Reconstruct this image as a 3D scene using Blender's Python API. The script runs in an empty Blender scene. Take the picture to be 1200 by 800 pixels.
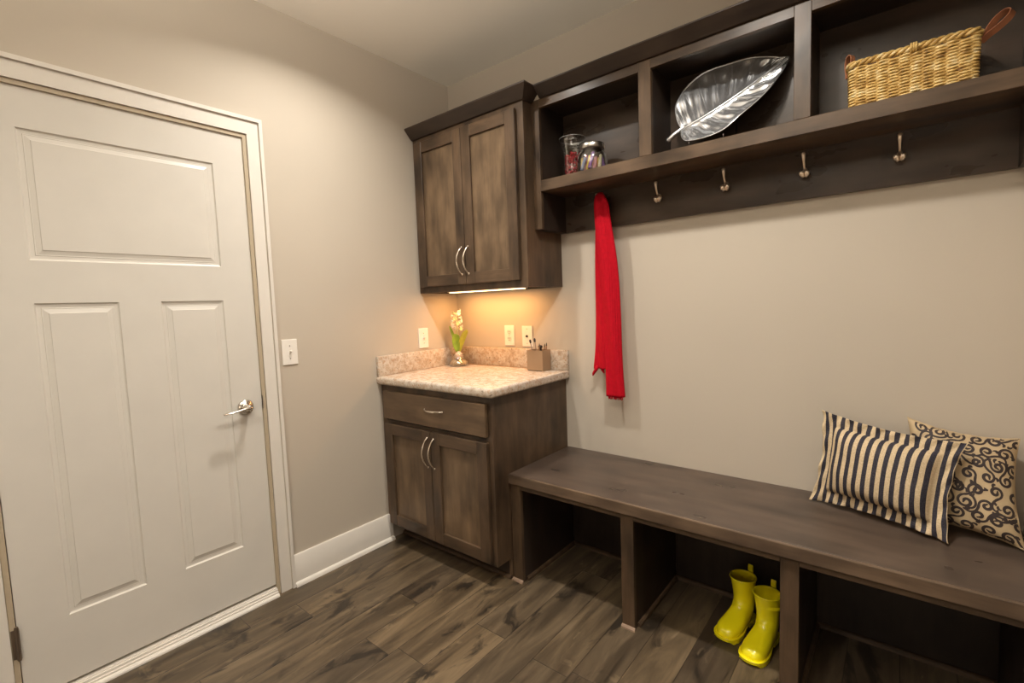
import bpy, bmesh, math, random
from math import pi, sin, cos, radians
from mathutils import Vector, Matrix
random.seed(7)
sc = bpy.context.scene
COL = sc.collection

# ------------------------------------------------------------------ dimensions (metres)
HC = 2.692                       # ceiling
CD, CW, CH, CU = .619, .822, .944, .899      # base cabinet depth/width, counter top / underside
ZT, TK = .103, .517
UD, UW, UZ, UT = .307, .816, 1.397, 2.288    # wall cabinet
SD, SZ = .239, 1.678
RB, RT, RTOP, OTOP = 1.8595, 1.9126, 2.296, 2.256
BD, BH, BT, PD, PZ = .527, .519, .045, .516, .451
XE = 2.563                       # right end of the built-ins
DY1, DY0 = -1.2598, -2.088       # door slab edges (y)
DZ0, DZ1 = .048, 2.080

# ------------------------------------------------------------------ object helpers
def link(o, parent=None):
    COL.objects.link(o)
    if parent: o.parent = parent
    return o

def tag(o, label=None, cat=None, group=None, kind=None):
    if label: o['label'] = label
    if cat: o['category'] = cat
    if group: o['group'] = group
    if kind: o['kind'] = kind
    return o

def thing(name, label, cat, loc=(0, 0, 0), rz=0, group=None):
    o = bpy.data.objects.new(name, None)
    o.empty_display_size = .05
    o.location = loc; o.rotation_euler = (0, 0, rz)
    link(o); return tag(o, label, cat, group)

def obj(name, bm, mats, parent=None, smooth=False, local=True):
    """bmesh in world coords -> one mesh object; under a parent the mesh is made local to it"""
    me = bpy.data.meshes.new(name)
    if parent is not None and local:
        p = parent; M = Matrix.Identity(4); chain = []
        while p is not None: chain.append(p); p = p.parent
        for q in reversed(chain):
            M = M @ (Matrix.Translation(q.location) @ q.rotation_euler.to_matrix().to_4x4())
        bmesh.ops.transform(bm, matrix=M.inverted(), verts=bm.verts)
    bmesh.ops.recalc_face_normals(bm, faces=bm.faces)
    bm.to_mesh(me); bm.free()
    if not isinstance(mats, (list, tuple)): mats = [mats]
    for m in mats: me.materials.append(m)
    if smooth:
        for p in me.polygons: p.use_smooth = True
    o = bpy.data.objects.new(name, me)
    return link(o, parent)

def auto_smooth(o, ang=35):
    me = o.data
    for p in me.polygons: p.use_smooth = True
    bm = bmesh.new(); bm.from_mesh(me)
    for e in bm.edges:
        if len(e.link_faces) == 2 and e.calc_face_angle(0) > radians(ang): e.smooth = False
    bm.to_mesh(me); bm.free()
    return o

def box(bm, x0, x1, y0, y1, z0, z1, bev=0.0, seg=1):
    vs = [bm.verts.new(c) for c in ((x0,y0,z0),(x1,y0,z0),(x1,y1,z0),(x0,y1,z0),(x0,y0,z1),(x1,y0,z1),(x1,y1,z1),(x0,y1,z1))]
    fs = [bm.faces.new([vs[i] for i in f]) for f in ((0,3,2,1),(4,5,6,7),(0,1,5,4),(1,2,6,5),(2,3,7,6),(3,0,4,7))]
    if bev > 0:
        es = set(e for f in fs for e in f.edges)
        bmesh.ops.bevel(bm, geom=list(es), offset=bev, segments=seg, affect='EDGES', profile=.5)
    return bm

def B(*a, **k):
    return box(bmesh.new(), *a, **k)

def tube(bm, pts, rad, n=10, cap=True):
    pts = [Vector(p) for p in pts]
    if not hasattr(rad, '__len__'): rad = [rad]*len(pts)
    up = None; rings = []
    for i, p in enumerate(pts):
        a = pts[max(i-1, 0)]; b = pts[min(i+1, len(pts)-1)]
        t = (b-a).normalized()
        if up is None:
            up = Vector((0, 0, 1)) if abs(t.z) < .9 else Vector((1, 0, 0))
        s = t.cross(up).normalized(); up = s.cross(t).normalized()
        r = rad[i]
        if hasattr(r, '__len__'): ra, rb = r
        else: ra = rb = r
        rings.append([bm.verts.new(p + s*ra*cos(2*pi*k/n) + up*rb*sin(2*pi*k/n)) for k in range(n)])
    for a, b in zip(rings, rings[1:]):
        for k in range(n):
            bm.faces.new((a[k], a[(k+1) % n], b[(k+1) % n], b[k]))
    if cap:
        bm.faces.new(rings[0][::-1]); bm.faces.new(rings[-1])
    return bm

def lathe(bm, prof, c=(0, 0, 0), n=40, M=None):
    """prof [(r,z)], revolved about z; M optional matrix"""
    rings = []
    T = Matrix.Translation(Vector(c)) @ (M or Matrix.Identity(4))
    for r, z in prof:
        if r < 1e-6: rings.append([bm.verts.new(T @ Vector((0, 0, z)))])
        else: rings.append([bm.verts.new(T @ Vector((r*cos(2*pi*k/n), r*sin(2*pi*k/n), z))) for k in range(n)])
    for a, b in zip(rings, rings[1:]):
        if len(a) == 1 and len(b) == 1: continue
        for k in range(n):
            k2 = (k+1) % n
            if len(a) == 1: bm.faces.new((a[0], b[k2], b[k]))
            elif len(b) == 1: bm.faces.new((a[k], a[k2], b[0]))
            else: bm.faces.new((a[k], a[k2], b[k2], b[k]))
    return bm

def sweep(bm, path, prof):
    """closed profile [(out, z)] swept along an xy path with mitred corners; out is to the right of travel"""
    P = [Vector(p) for p in path]; rings = []
    for i, p in enumerate(P):
        d1 = (P[i]-P[i-1]).normalized() if i > 0 else (P[1]-P[0]).normalized()
        d2 = (P[i+1]-P[i]).normalized() if i < len(P)-1 else d1
        n1 = Vector((d1.y, -d1.x)); n2 = Vector((d2.y, -d2.x))
        m = (n1+n2); m = m/(m.length_squared)*2 if m.length > 1e-6 else n1
        rings.append([bm.verts.new((p.x+m.x*o, p.y+m.y*o, z)) for o, z in prof])
    n = len(prof)
    for a, b in zip(rings, rings[1:]):
        for k in range(n):
            bm.faces.new((a[k], a[(k+1) % n], b[(k+1) % n], b[k]))
    bm.faces.new(rings[0][::-1]); bm.faces.new(rings[-1])
    return bm

def loft(bm, rings, cap0=True, cap1=True):
    R = [[bm.verts.new(p) for p in r] for r in rings]; n = len(R[0])
    for a, b in zip(R, R[1:]):
        for k in range(n):
            bm.faces.new((a[k], a[(k+1) % n], b[(k+1) % n], b[k]))
    if cap0: bm.faces.new(R[0][::-1])
    if cap1: bm.faces.new(R[-1])
    return R

# ------------------------------------------------------------------ material helpers
def new_mat(name):
    m = bpy.data.materials.new(name); m.use_nodes = True
    nt = m.node_tree; nt.nodes.clear()
    out = nt.nodes.new('ShaderNodeOutputMaterial')
    b = nt.nodes.new('ShaderNodeBsdfPrincipled')
    nt.links.new(b.outputs[0], out.inputs[0])
    return m, nt, b

def N(nt, typ, **k):
    n = nt.nodes.new(typ)
    for a, v in k.items():
        if a in n.inputs.keys() if hasattr(n.inputs, 'keys') else False: n.inputs[a].default_value = v
        else: setattr(n, a, v)
    return n

def coord(nt, scale=(1, 1, 1), kind='Object', loc=(0, 0, 0)):
    tc = nt.nodes.new('ShaderNodeTexCoord'); mp = nt.nodes.new('ShaderNodeMapping')
    mp.inputs['Scale'].default_value = scale; mp.inputs['Location'].default_value = loc
    nt.links.new(tc.outputs[kind], mp.inputs[0]); return mp.outputs[0]

def noise(nt, vec, scale=5, detail=4, rough=.5, dist=0):
    n = nt.nodes.new('ShaderNodeTexNoise')
    n.inputs['Scale'].default_value = scale; n.inputs['Detail'].default_value = detail
    n.inputs['Roughness'].default_value = rough; n.inputs['Distortion'].default_value = dist
    nt.links.new(vec, n.inputs['Vector']); return n.outputs['Fac']

def ramp(nt, fac, stops, interp='LINEAR'):
    r = nt.nodes.new('ShaderNodeValToRGB'); r.color_ramp.interpolation = interp
    el = r.color_ramp.elements
    while len(el) < len(stops): el.new(.5)
    for e, (p, c) in zip(el, stops):
        e.position = p; e.color = (*c, 1) if len(c) == 3 else c
    nt.links.new(fac, r.inputs[0]); return r.outputs[0]

def mix(nt, a, b, fac, mode='MIX'):
    m = nt.nodes.new('ShaderNodeMix'); m.data_type = 'RGBA'; m.blend_type = mode
    for s, v in ((m.inputs[6], a), (m.inputs[7], b), (m.inputs[0], fac)):
        if isinstance(v, bpy.types.NodeSocket): nt.links.new(v, s)
        elif isinstance(v, (int, float)): s.default_value = v
        else: s.default_value = (*v, 1)
    return m.outputs[2]

def math_(nt, op, a, b=None, c=None):
    m = nt.nodes.new('ShaderNodeMath'); m.operation = op
    for i, v in enumerate((a, b, c)):
        if v is None: continue
        if isinstance(v, bpy.types.NodeSocket): nt.links.new(v, m.inputs[i])
        else: m.inputs[i].default_value = v
    return m.outputs[0]

def bump(nt, b, h, strength=.2, dist=.01):
    n = nt.nodes.new('ShaderNodeBump'); n.inputs['Strength'].default_value = strength
    n.inputs['Distance'].default_value = dist
    nt.links.new(h, n.inputs['Height']); nt.links.new(n.outputs[0], b.inputs['Normal'])

def simple(name, c, rough=.5, metal=0, var=.06, vs=8, bmp=0, bs=200, spec=None, coat=0):
    m, nt, b = new_mat(name)
    v = coord(nt)
    f = noise(nt, v, vs, 3)
    c2 = tuple(min(1, x*(1+var)) for x in c); c1 = tuple(x*(1-var) for x in c)
    nt.links.new(ramp(nt, f, [(.3, c1), (.7, c2)]), b.inputs['Base Color'])
    b.inputs['Roughness'].default_value = rough; b.inputs['Metallic'].default_value = metal
    if spec is not None: b.inputs['Specular IOR Level'].default_value = spec
    if coat: b.inputs['Coat Weight'].default_value = coat; b.inputs['Coat Roughness'].default_value = .1
    if bmp: bump(nt, b, noise(nt, v, bs, 2), bmp, .002)
    return m

def wood(name, axis, c0=(.032,.021,.014), c1=(.145,.091,.053), rough=.33, seed=0, fw=1.0):
    m, nt, b = new_mat(name)
    s = [7, 7, 7]; s[axis] = 1.1
    g = noise(nt, coord(nt, tuple(s), loc=(seed, seed*2, seed*.7)), 2.6, 4, .5, .1)
    s2 = [60, 60, 60]; s2[axis] = 3
    fine = noise(nt, coord(nt, tuple(s2)), 2.0, 4, .6, .2)
    s3 = [4.2, 4.2, 4.2]; s3[axis] = 2.2
    blotch = noise(nt, coord(nt, tuple(s3), loc=(seed*3, 2, 5)), 2.2, 3, .5, .1)
    f = math_(nt, 'ADD', math_(nt, 'MULTIPLY', g, .42), math_(nt, 'MULTIPLY', blotch, .58))
    cm = tuple((a+b_)/2*.95 for a, b_ in zip(c0, c1))
    col = ramp(nt, f, [(.33, c0), (.50, cm), (.68, c1)])
    col = mix(nt, col, tuple(x*.8 for x in c0), math_(nt, 'MULTIPLY', ramp(nt, fine, [(.50, (0,0,0)), (.78, (1,1,1))]), .32*fw))
    nt.links.new(col, b.inputs['Base Color'])
    nt.links.new(ramp(nt, blotch, [(.3, (rough-.05,)*3), (.7, (rough+.08,)*3)]), b.inputs['Roughness'])
    b.inputs['Specular IOR Level'].default_value = .38
    bump(nt, b, fine, .07*fw+.001, .001)
    return m

WX = wood('stained_wood_x', 0, seed=1); WY = wood('stained_wood_y', 1, seed=2); WZ = wood('stained_wood_z', 2, seed=3)
WZP = wood('stained_wood_panel', 2, c0=(.058,.038,.023), c1=(.225,.148,.086), seed=5)
WXP = wood('stained_wood_drawer', 0, c0=(.060,.038,.023), c1=(.175,.112,.064), seed=6)
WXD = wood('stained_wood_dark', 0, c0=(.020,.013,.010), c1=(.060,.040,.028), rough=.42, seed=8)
WZD = wood('stained_wood_shaded_upright', 2, c0=(.018,.012,.009), c1=(.050,.034,.025), rough=.42, seed=9)  # both dark copies: same wood, interior shade put into the colour
WTOP = wood('bench_top_wood', 0, c0=(.052,.038,.030), c1=(.118,.084,.063), rough=.32, seed=4, fw=.12)
WEDGE = wood('edge_wood', 0, c0=(.050,.033,.023), c1=(.200,.135,.088), rough=.33, seed=11)

def wall_mat(name, c):
    m, nt, b = new_mat(name)
    v = coord(nt)
    f = noise(nt, v, 1.3, 2)
    nt.links.new(ramp(nt, f, [(.3, tuple(x*.97 for x in c)), (.7, tuple(x*1.03 for x in c))]), b.inputs['Base Color'])
    b.inputs['Roughness'].default_value = .62; b.inputs['Specular IOR Level'].default_value = .3
    bump(nt, b, noise(nt, v, 260, 3), .12, .001)
    return m
M_WALL = wall_mat('greige_wall_paint', (.53, .470, .390))
M_CEIL = wall_mat('ceiling_paint', (.90, .86, .78))
M_TRIM = simple('cream_trim_paint', (.74, .695, .63), .33, var=.02)
M_DOOR = simple('cream_door_paint', (.68, .645, .585), .34, var=.02)
M_PLATE = simple('white_plastic', (.86, .82, .75), .3, var=.02)
M_DARK = simple('dark_slot', (.02, .018, .016), .5)
M_NICKEL = simple('brushed_nickel', (.72, .66, .58), .24, 1, var=.05)
M_SATIN = simple('polished_satin_metal', (.86, .78, .68), .16, 1, var=.04)
M_STEEL = simple('hinge_steel', (.30, .25, .21), .35, 1, var=.05)

# granite
def granite():
    m, nt, b = new_mat('speckled_granite')
    v = coord(nt)
    f1 = noise(nt, v, 34, 9, .72, .3); f2 = noise(nt, coord(nt, loc=(4, 3, 2)), 85, 4, .7); f3 = noise(nt, coord(nt, loc=(9, 1, 7)), 60, 4, .6, .4)
    c = ramp(nt, f1, [(.30, (.36,.27,.20)), (.43, (.50,.39,.29)), (.55, (.62,.54,.45)), (.72, (.72,.66,.58))])
    c = mix(nt, c, (.50,.31,.19), math_(nt, 'MULTIPLY', ramp(nt, f3, [(.56, (0,0,0)), (.64, (1,1,1))]), .75))
    c = mix(nt, c, (.14,.10,.08), math_(nt, 'MULTIPLY', ramp(nt, f2, [(.60, (0,0,0)), (.66, (1,1,1))]), .85))
    nt.links.new(c, b.inputs['Base Color'])
    b.inputs['Roughness'].default_value = .22
    return m
M_GRAN = granite()

# floor planks running along y
def floor_mat():
    m, nt, b = new_mat('dark_maple_planks')
    tc = nt.nodes.new('ShaderNodeTexCoord'); sp = nt.nodes.new('ShaderNodeSeparateXYZ')
    nt.links.new(tc.outputs['Object'], sp.inputs[0])
    W, L = .151, 1.15
    px = math_(nt, 'DIVIDE', sp.outputs[0], W); ix = math_(nt, 'FLOOR', px); fx = math_(nt, 'FRACT', px)
    wn = nt.nodes.new('ShaderNodeTexWhiteNoise'); wn.noise_dimensions = '1D'; nt.links.new(ix, wn.inputs['W'])
    py = math_(nt, 'ADD', math_(nt, 'DIVIDE', sp.outputs[1], L), math_(nt, 'MULTIPLY', wn.outputs['Value'], 7.3))
    iy = math_(nt, 'FLOOR', py); fy = math_(nt, 'FRACT', py)
    cb = nt.nodes.new('ShaderNodeCombineXYZ'); nt.links.new(ix, cb.inputs[0]); nt.links.new(iy, cb.inputs[1])
    w2 = nt.nodes.new('ShaderNodeTexWhiteNoise'); w2.noise_dimensions = '2D'; nt.links.new(cb.outputs[0], w2.inputs['Vector'])
    off = nt.nodes.new('ShaderNodeVectorMath'); off.operation = 'SCALE'; nt.links.new(w2.outputs['Color'], off.inputs[0]); off.inputs[3].default_value = 20
    add = nt.nodes.new('ShaderNodeVectorMath'); add.operation = 'ADD'; nt.links.new(tc.outputs['Object'], add.inputs[0]); nt.links.new(off.outputs[0], add.inputs[1])
    def mp(s):
        q = nt.nodes.new('ShaderNodeMapping'); q.inputs['Scale'].default_value = s; nt.links.new(add.outputs[0], q.inputs[0]); return q.outputs[0]
    g = noise(nt, mp((10, 1.3, 1)), 1.5, 6, .58, .9)
    fine = noise(nt, mp((70, 4, 1)), 2, 4, .6, .4)
    bl = noise(nt, mp((5.5, 2.4, 1)), 1.35, 6, .60, 1.0)
    kn = noise(nt, mp((6, 3.2, 1)), 1.6, 4, .55, 1.2)
    col = ramp(nt, g, [(.30, (.046,.033,.021)), (.46, (.085,.061,.038)), (.58, (.125,.090,.055)), (.72, (.175,.128,.080))])
    tint = ramp(nt, w2.outputs['Value'], [(0, (.72,.71,.72)), (.5, (.95,.95,.93)), (1, (1.22,1.19,1.10))])
    col = mix(nt, col, tint, 1.0, 'MULTIPLY')
    col = mix(nt, col, (.012,.009,.007), math_(nt, 'MULTIPLY', ramp(nt, bl, [(.545, (0,0,0)), (.63, (1,1,1))]), .80))
    col = mix(nt, col, (.26,.19,.115), math_(nt, 'MULTIPLY', ramp(nt, kn, [(.64, (0,0,0)), (.72, (1,1,1))]), .5))
    col = mix(nt, col, (.03,.02,.015), math_(nt, 'MULTIPLY', ramp(nt, fine, [(.55, (0,0,0)), (.75, (1,1,1))]), .22))
    ex = math_(nt, 'MULTIPLY', math_(nt, 'MINIMUM', fx, math_(nt, 'SUBTRACT', 1, fx)), W)
    ey = math_(nt, 'MULTIPLY', math_(nt, 'MINIMUM', fy, math_(nt, 'SUBTRACT', 1, fy)), L)
    e = math_(nt, 'MINIMUM', ex, ey)
    groove = math_(nt, 'LESS_THAN', e, .0012)
    col = mix(nt, col, (.012,.009,.007), math_(nt, 'MULTIPLY', groove, .8))
    nt.links.new(col, b.inputs['Base Color'])
    nt.links.new(ramp(nt, g, [(.2, (.30,)*3), (.8, (.46,)*3)]), b.inputs['Roughness'])
    h = math_(nt, 'ADD', math_(nt, 'MULTIPLY', g, .5), math_(nt, 'MINIMUM', math_(nt, 'MULTIPLY', e, 300), 1.0))
    bump(nt, b, h, .25, .003)
    return m
M_FLOOR = floor_mat()

# ------------------------------------------------------------------ room shell
XR, YR = 3.9, -4.3
def struct(name, bm, m, parent=None, **k):
    o = obj(name, bm, m, parent, **k)
    if parent is None: tag(o, kind='structure')
    return o
struct('floor', B(-.15, XR+.1, YR-.1, .12, -.08, 0), M_FLOOR)
struct('ceiling', B(-.15, XR+.1, YR-.1, .12, HC, HC+.1), M_CEIL)
struct('wall_back', B(-.12, XR+.1, 0, .12, 0, HC), M_WALL)
# left wall with the door opening
bm = bmesh.new()
OY1, OY0, OZ = -1.2445, -2.105, 2.0975
box(bm, -.12, 0, OY1, 0, 0, HC); box(bm, -.12, 0, YR, OY0, 0, HC); box(bm, -.12, 0, OY0, OY1, OZ, HC)
struct('wall_left', bm, M_WALL)
struct('wall_right', B(XR, XR+.1, YR, 0, 0, HC), M_WALL)
struct('wall_front', B(-.12, XR+.1, YR-.1, YR, 0, HC), M_WALL)
# short return wall that closes the bench recess
struct('wall_return', B(XE+.002, XE+.12, -.70, 0, 0, HC), M_WALL)

# baseboards
def base_prof(h=.151):
    return [(0, 0), (.0, h), (.010, h), (.014, h-.006), (.014, .020), (.020, .019), (.027, .012), (.029, 0)]
bm = sweep(bmesh.new(), [(0, -.602), (0, -1.178)][::-1], base_prof())
auto_smooth(struct('baseboard_left', bm, M_TRIM), 40)
bm = sweep(bmesh.new(), [(0, YR), (0, -2.172)], base_prof())
struct('baseboard_left_rear', bm, M_TRIM)
bm = sweep(bmesh.new(), [(XR, 0), (XR, YR), (0.03, YR)], base_prof())
struct('baseboard_right', bm, M_TRIM)

# door casing, jamb and sill
bm = bmesh.new()
cz1 = 2.170; cy1 = -1.178; cy0 = -2.172; iz = 2.097; iy1 = -1.2430; iy0 = -2.1065
def casing(bm, o0, o1, x1):     # a frame between inner offset o0 and outer offset o1 (0 inner .. 1 outer), thickness x1
    w1, w0, wz = cy1-iy1, iy0-cy0, cz1-iz
    ya, yb = iy1+w1*o0, iy1+w1*o1; yc, yd = iy0-w0*o0, iy0-w0*o1; za, zb = iz+wz*o0, iz+wz*o1
    P = [(yd, 0), (yd, zb), (yb, zb), (yb, 0), (ya, 0), (ya, za), (yc, za), (yc, 0)]
    f = [bm.verts.new((0.0005, y, z)) for y, z in P]; g = [bm.verts.new((x1, y, z)) for y, z in P]
    for q in ((0, 1, 6, 7), (1, 2, 5, 6), (2, 3, 4, 5)):
        bm.faces.new([g[i] for i in q]); bm.faces.new([f[i] for i in reversed(q)])
    n = 8
    for i in range(n): bm.faces.new((f[i], f[(i+1) % n], g[(i+1) % n], g[i]))
casing(bm, 0, .74, .011); casing(bm, .79, 1, .020); casing(bm, .70, .80, .008)
struct('trim_1', bm, M_TRIM)
bm = bmesh.new()
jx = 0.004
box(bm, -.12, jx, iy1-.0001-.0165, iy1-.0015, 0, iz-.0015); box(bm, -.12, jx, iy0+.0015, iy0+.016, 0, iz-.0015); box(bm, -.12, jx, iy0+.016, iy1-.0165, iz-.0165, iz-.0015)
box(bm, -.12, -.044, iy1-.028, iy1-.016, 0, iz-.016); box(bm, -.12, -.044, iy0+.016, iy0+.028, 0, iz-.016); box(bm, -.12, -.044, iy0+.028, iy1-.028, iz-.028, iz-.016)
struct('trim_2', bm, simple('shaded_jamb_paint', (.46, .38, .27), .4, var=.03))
bm = bmesh.new()
prof = [(-.12, 0), (-.12, .034), (.004, .034), (.0045, .030), (.012, .030), (.0125, .021), (.018, .020), (.0185, .013), (.026, .011), (.030, .006), (.031, 0)]
r0 = [(x, iy0+.0165, z) for x, z in prof]; r1 = [(x, iy1-.0170, z) for x, z in prof]
loft(bm, [r0, r1])
struct('trim_3', bm, M_TRIM)

# the door slab: moulded panels
def panel_door(x1, x0, y0, y1, z0, z1, panels):
    """face at x1 with sunk moulded panels; panels = [(ya,yb,za,zb)]"""
    bm = bmesh.new()
    ys = sorted({y0, y1} | {v for p in panels for v in p[:2]}); zs = sorted({z0, z1} | {v for p in panels for v in p[2:]})
    V = {}
    def vert(x, y, z):
        k = (round(x, 5), round(y, 5), round(z, 5))
        if k not in V: V[k] = bm.verts.new((x, y, z))
        return V[k]
    def quad(a, b, c, d): bm.faces.new((a, b, c, d))
    for i in range(len(ys)-1):
        for j in range(len(zs)-1):
            yc, zc = (ys[i]+ys[i+1])/2, (zs[j]+zs[j+1])/2
            if any(p[0] < yc < p[1] and p[2] < zc < p[3] for p in panels): continue
            quad(vert(x1, ys[i], zs[j]), vert(x1, ys[i+1], zs[j]), vert(x1, ys[i+1], zs[j+1]), vert(x1, ys[i], zs[j+1]))
    for ya, yb, za, zb in panels:
        steps = [(0, 0), (.003, -.0045), (.006, -.0060), (.016, -.0066), (.0175, -.0050), (.020, -.0056), (.034, -.0022), (.0355, -.0005)]
        yy = sorted(v for v in ys if ya-1e-6 < v < yb+1e-6); zz = sorted(v for v in zs if za-1e-6 < v < zb+1e-6)
        prev = None
        loop0 = [(y, za) for y in yy] + [(yb, z) for z in zz[1:]] + [(y, zb) for y in yy[::-1][1:]] + [(ya, z) for z in zz[::-1][1:-1]]
        for ins, dx in steps:
            cy_, cz_ = (ya+yb)/2, (za+zb)/2; hy, hz = (yb-ya)/2, (zb-za)/2
            loop = [vert(x1+dx, cy_+(y-cy_)*(hy-ins)/hy, cz_+(z-cz_)*(hz-ins)/hz) for y, z in loop0]
            if prev:
                for k in range(len(loop)): quad(prev[k], prev[(k+1) % len(loop)], loop[(k+1) % len(loop)], loop[k])
            prev = loop
        bm.faces.new(prev)
    # back and edges
    b = [bm.verts.new((x0, y, z)) for y, z in ((y0, z0), (y1, z0), (y1, z1), (y0, z1))]
    bm.faces.new(b[::-1])
    def edge(seq, ends):
        vs = [vert(x1, y, z) for y, z in seq]; bm.faces.new(vs + [ends[1], ends[0]])
    edge([(y, z0) for y in ys], (b[0], b[1])); edge([(y1, z) for z in zs], (b[1], b[2]))
    edge([(y, z1) for y in ys[::-1]], (b[2], b[3])); edge([(y0, z) for z in zs[::-1]], (b[3], b[0]))
    return bm
door = struct('door_1', panel_door(-.004, -.042, DY0, DY1, DZ0, DZ1,
        [(-1.960, -1.382, 1.518, 1.948), (-1.961, -1.736, .284, 1.375), (-1.607, -1.384, .284, 1.375)]), M_DOOR)
# lever handle
hd = obj('door_handle', lathe(bmesh.new(), [(0, 0), (.033, 0), (.034, .004), (.030, .010), (.018, .013), (.0135, .016), (.012, .040), (.0125, .052), (0, .053)],
        (-.004, -1.331, .903), 36, Matrix.Rotation(pi/2, 4, 'Y')), M_NICKEL, door, smooth=True)
lev = [(.048, -1.322, .9045), (.052, -1.335, .9045), (.054, -1.36, .903), (.056, -1.39, .900), (.056, -1.422, .898), (.055, -1.440, .896)]
obj('lever', tube(bmesh.new(), lev, [(.008, .008), (.010, .009), (.008, .006), (.009, .005), (.010, .0045), (.007, .004)], 14), M_NICKEL, hd, smooth=True)
obj('latch_plate', B(-.0038, .0062, -1.2596, -1.2575, .885, .945, bev=.0006), M_STEEL, door)
for z in (.205, 1.01, 1.83):
    h = obj('hinge', tube(bmesh.new(), [(.0065, -2.0895, z), (.0065, -2.0895, z+.105)], .0062, 12), M_STEEL, door)
    bm = bmesh.new()
    tube(bm, [(.0065, -2.0895, z+.105), (.0065, -2.0895, z+.110)], .0048, 12); tube(bm, [(.0065, -2.0895, z-.005), (.0065, -2.0895, z)], .0048, 12)
    box(bm, .0042, .0056, -2.103, -2.092, z+.003, z+.102)
    obj('hinge_leaf', bm, M_STEEL, h)

# ------------------------------------------------------------------ switches and outlets
def switch_plate(x, y, z, label, group=None, wall='left'):
    t = thing('light_switch', label, 'switch', (x, y, z))
    w, h = .037, .060
    obj('plate', B(x+.0003, x+.006, y-w, y+w, z-h, z+h, bev=.0025, seg=2), M_PLATE, t)
    obj('toggle_well', B(x+.0055, x+.0068, y-.0055, y+.0055, z-.0125, z+.0125), simple('switch_well', (.70,.66,.6), .4), t)
    bm = bmesh.new(); loft(bm, [[(x+.006, y-.0045, z-.006), (x+.006, y+.0045, z-.006), (x+.006, y+.0045, z+.004), (x+.006, y-.0045, z+.004)],
                                [(x+.019, y-.0035, z+.004), (x+.019, y+.0035, z+.004), (x+.017, y+.0035, z+.010), (x+.017, y-.0035, z+.010)]])
    obj('toggle', bm, M_PLATE, t)
    for s in (-1, 1):
        obj('screw', lathe(bmesh.new(), [(0, 0), (.003, 0), (.0025, .0012), (0, .0014)], (x+.006, y, z+s*.030), 12, Matrix.Rotation(pi/2, 4, 'Y')), M_NICKEL, t, smooth=True)
    return t
switch_plate(0, -1.119, 1.127, 'white toggle light switch right beside the white door casing')
switch_plate(0, -.300, 1.130, 'white toggle light switch above the counter, near the flower')

t = thing('wall_outlet', 'white duplex power outlet on the back wall above the counter', 'outlet', (.435, 0, 1.13))
obj('plate', B(.435-.037, .435+.037, -.006, -.0003, 1.07, 1.19, bev=.0025, seg=2), M_PLATE, t)
for s in (-1, 1):
    zc = 1.13+s*.0195
    bm = bmesh.new(); ring = lambda y: [(.435+.0165*cos(a)*(1 if abs(cos(a)) < .85 else .93), y, zc+.0165*sin(a)*.88) for a in [2*pi*k/24 for k in range(24)]]
    loft(bm, [ring(-.0055), ring(-.0085)])
    rc = obj('receptacle', bm, simple('receptacle_white', (.80,.75,.67), .35), t)
    bm = bmesh.new()
    box(bm, .435-.0080, .435-.0050, -.0092, -.0080, zc-.002, zc+.009); box(bm, .435+.0050, .435+.0080, -.0092, -.0080, zc-.002, zc+.009)
    lathe(bm, [(0, 0), (.0028, 0), (.0028, .001), (0, .001)], (.435, -.0080, zc-.008), 12, Matrix.Rotation(pi/2, 4, 'X'))
    obj('socket_slot', bm, M_DARK, rc)
obj('screw', lathe(bmesh.new(), [(0, 0), (.003, 0), (.0025, .0012), (0, .0014)], (.435, -.006, 1.13), 12, Matrix.Rotation(pi/2, 4, 'X')), M_NICKEL, t, smooth=True)
t = thing('cable_outlet', 'white wall plate with one round cable jack behind the pencil box', 'outlet', (.568, 0, 1.127))
obj('plate', B(.568-.037, .568+.037, -.006, -.0003, 1.067, 1.187, bev=.0025, seg=2), M_PLATE, t)
obj('cable_jack', lathe(bmesh.new(), [(0, 0), (.0068, 0), (.0068, .003), (.0045, .003), (.0045, .010), (0, .010)], (.568, -.006, 1.127), 16, Matrix.Rotation(pi/2, 4, 'X')), M_DARK, t)
for s in (-1, 1):
    obj('screw', lathe(bmesh.new(), [(0, 0), (.003, 0), (.0025, .0012), (0, .0014)], (.568, -.006, 1.127+s*.042), 12, Matrix.Rotation(pi/2, 4, 'X')), M_NICKEL, t, smooth=True)

# ------------------------------------------------------------------ cabinetry helpers
def shaker(parent, x0, x1, z0, z1, yb, stile=.062, rail=.060, t=.020, mat_panel=None):
    """yb = back plane y; door front at yb - t"""
    yf = yb-t
    bm = bmesh.new(); b = .0016
    box(bm, x0, x0+stile, yf, yb, z0, z1, bev=b); box(bm, x1-stile, x1, yf, yb, z0, z1, bev=b)
    d = obj('door', bm, WZ, parent)
    obj('rail', B(x0+stile+.0003, x1-stile-.0003, yf+.0004, yb-.0004, z0, z0+rail, bev=b), WX, d)
    obj('rail', B(x0+stile+.0003, x1-stile-.0003, yf+.0004, yb-.0004, z1-rail, z1, bev=b), WX, d)
    obj('panel', B(x0+stile-.004, x1-stile+.004, yf+.0115, yb-.002, z0+rail-.004, z1-rail+.004), mat_panel or WZP, d)
    return d
def arch_pull(parent, a, b, out=.030, side=0, r=.0044):
    a, b = Vector(a), Vector(b); n = 18; pts = []; rad = []
    for i in range(n+1):
        s = i/n; q = sin(pi*s)**.75
        pts.append(a.lerp(b, s) + Vector((side*q, -out*q, 0))); rad.append(r*(.85+.35*q))
    bm = tube(bmesh.new(), pts, rad, 12)
    for p in (a, b):
        tube(bm, [p+Vector((0, .0005, 0)), p+Vector((0, -.004, 0))], r*1.35, 12)
    return obj('handle', bm, M_SATIN, parent, smooth=True)

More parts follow.
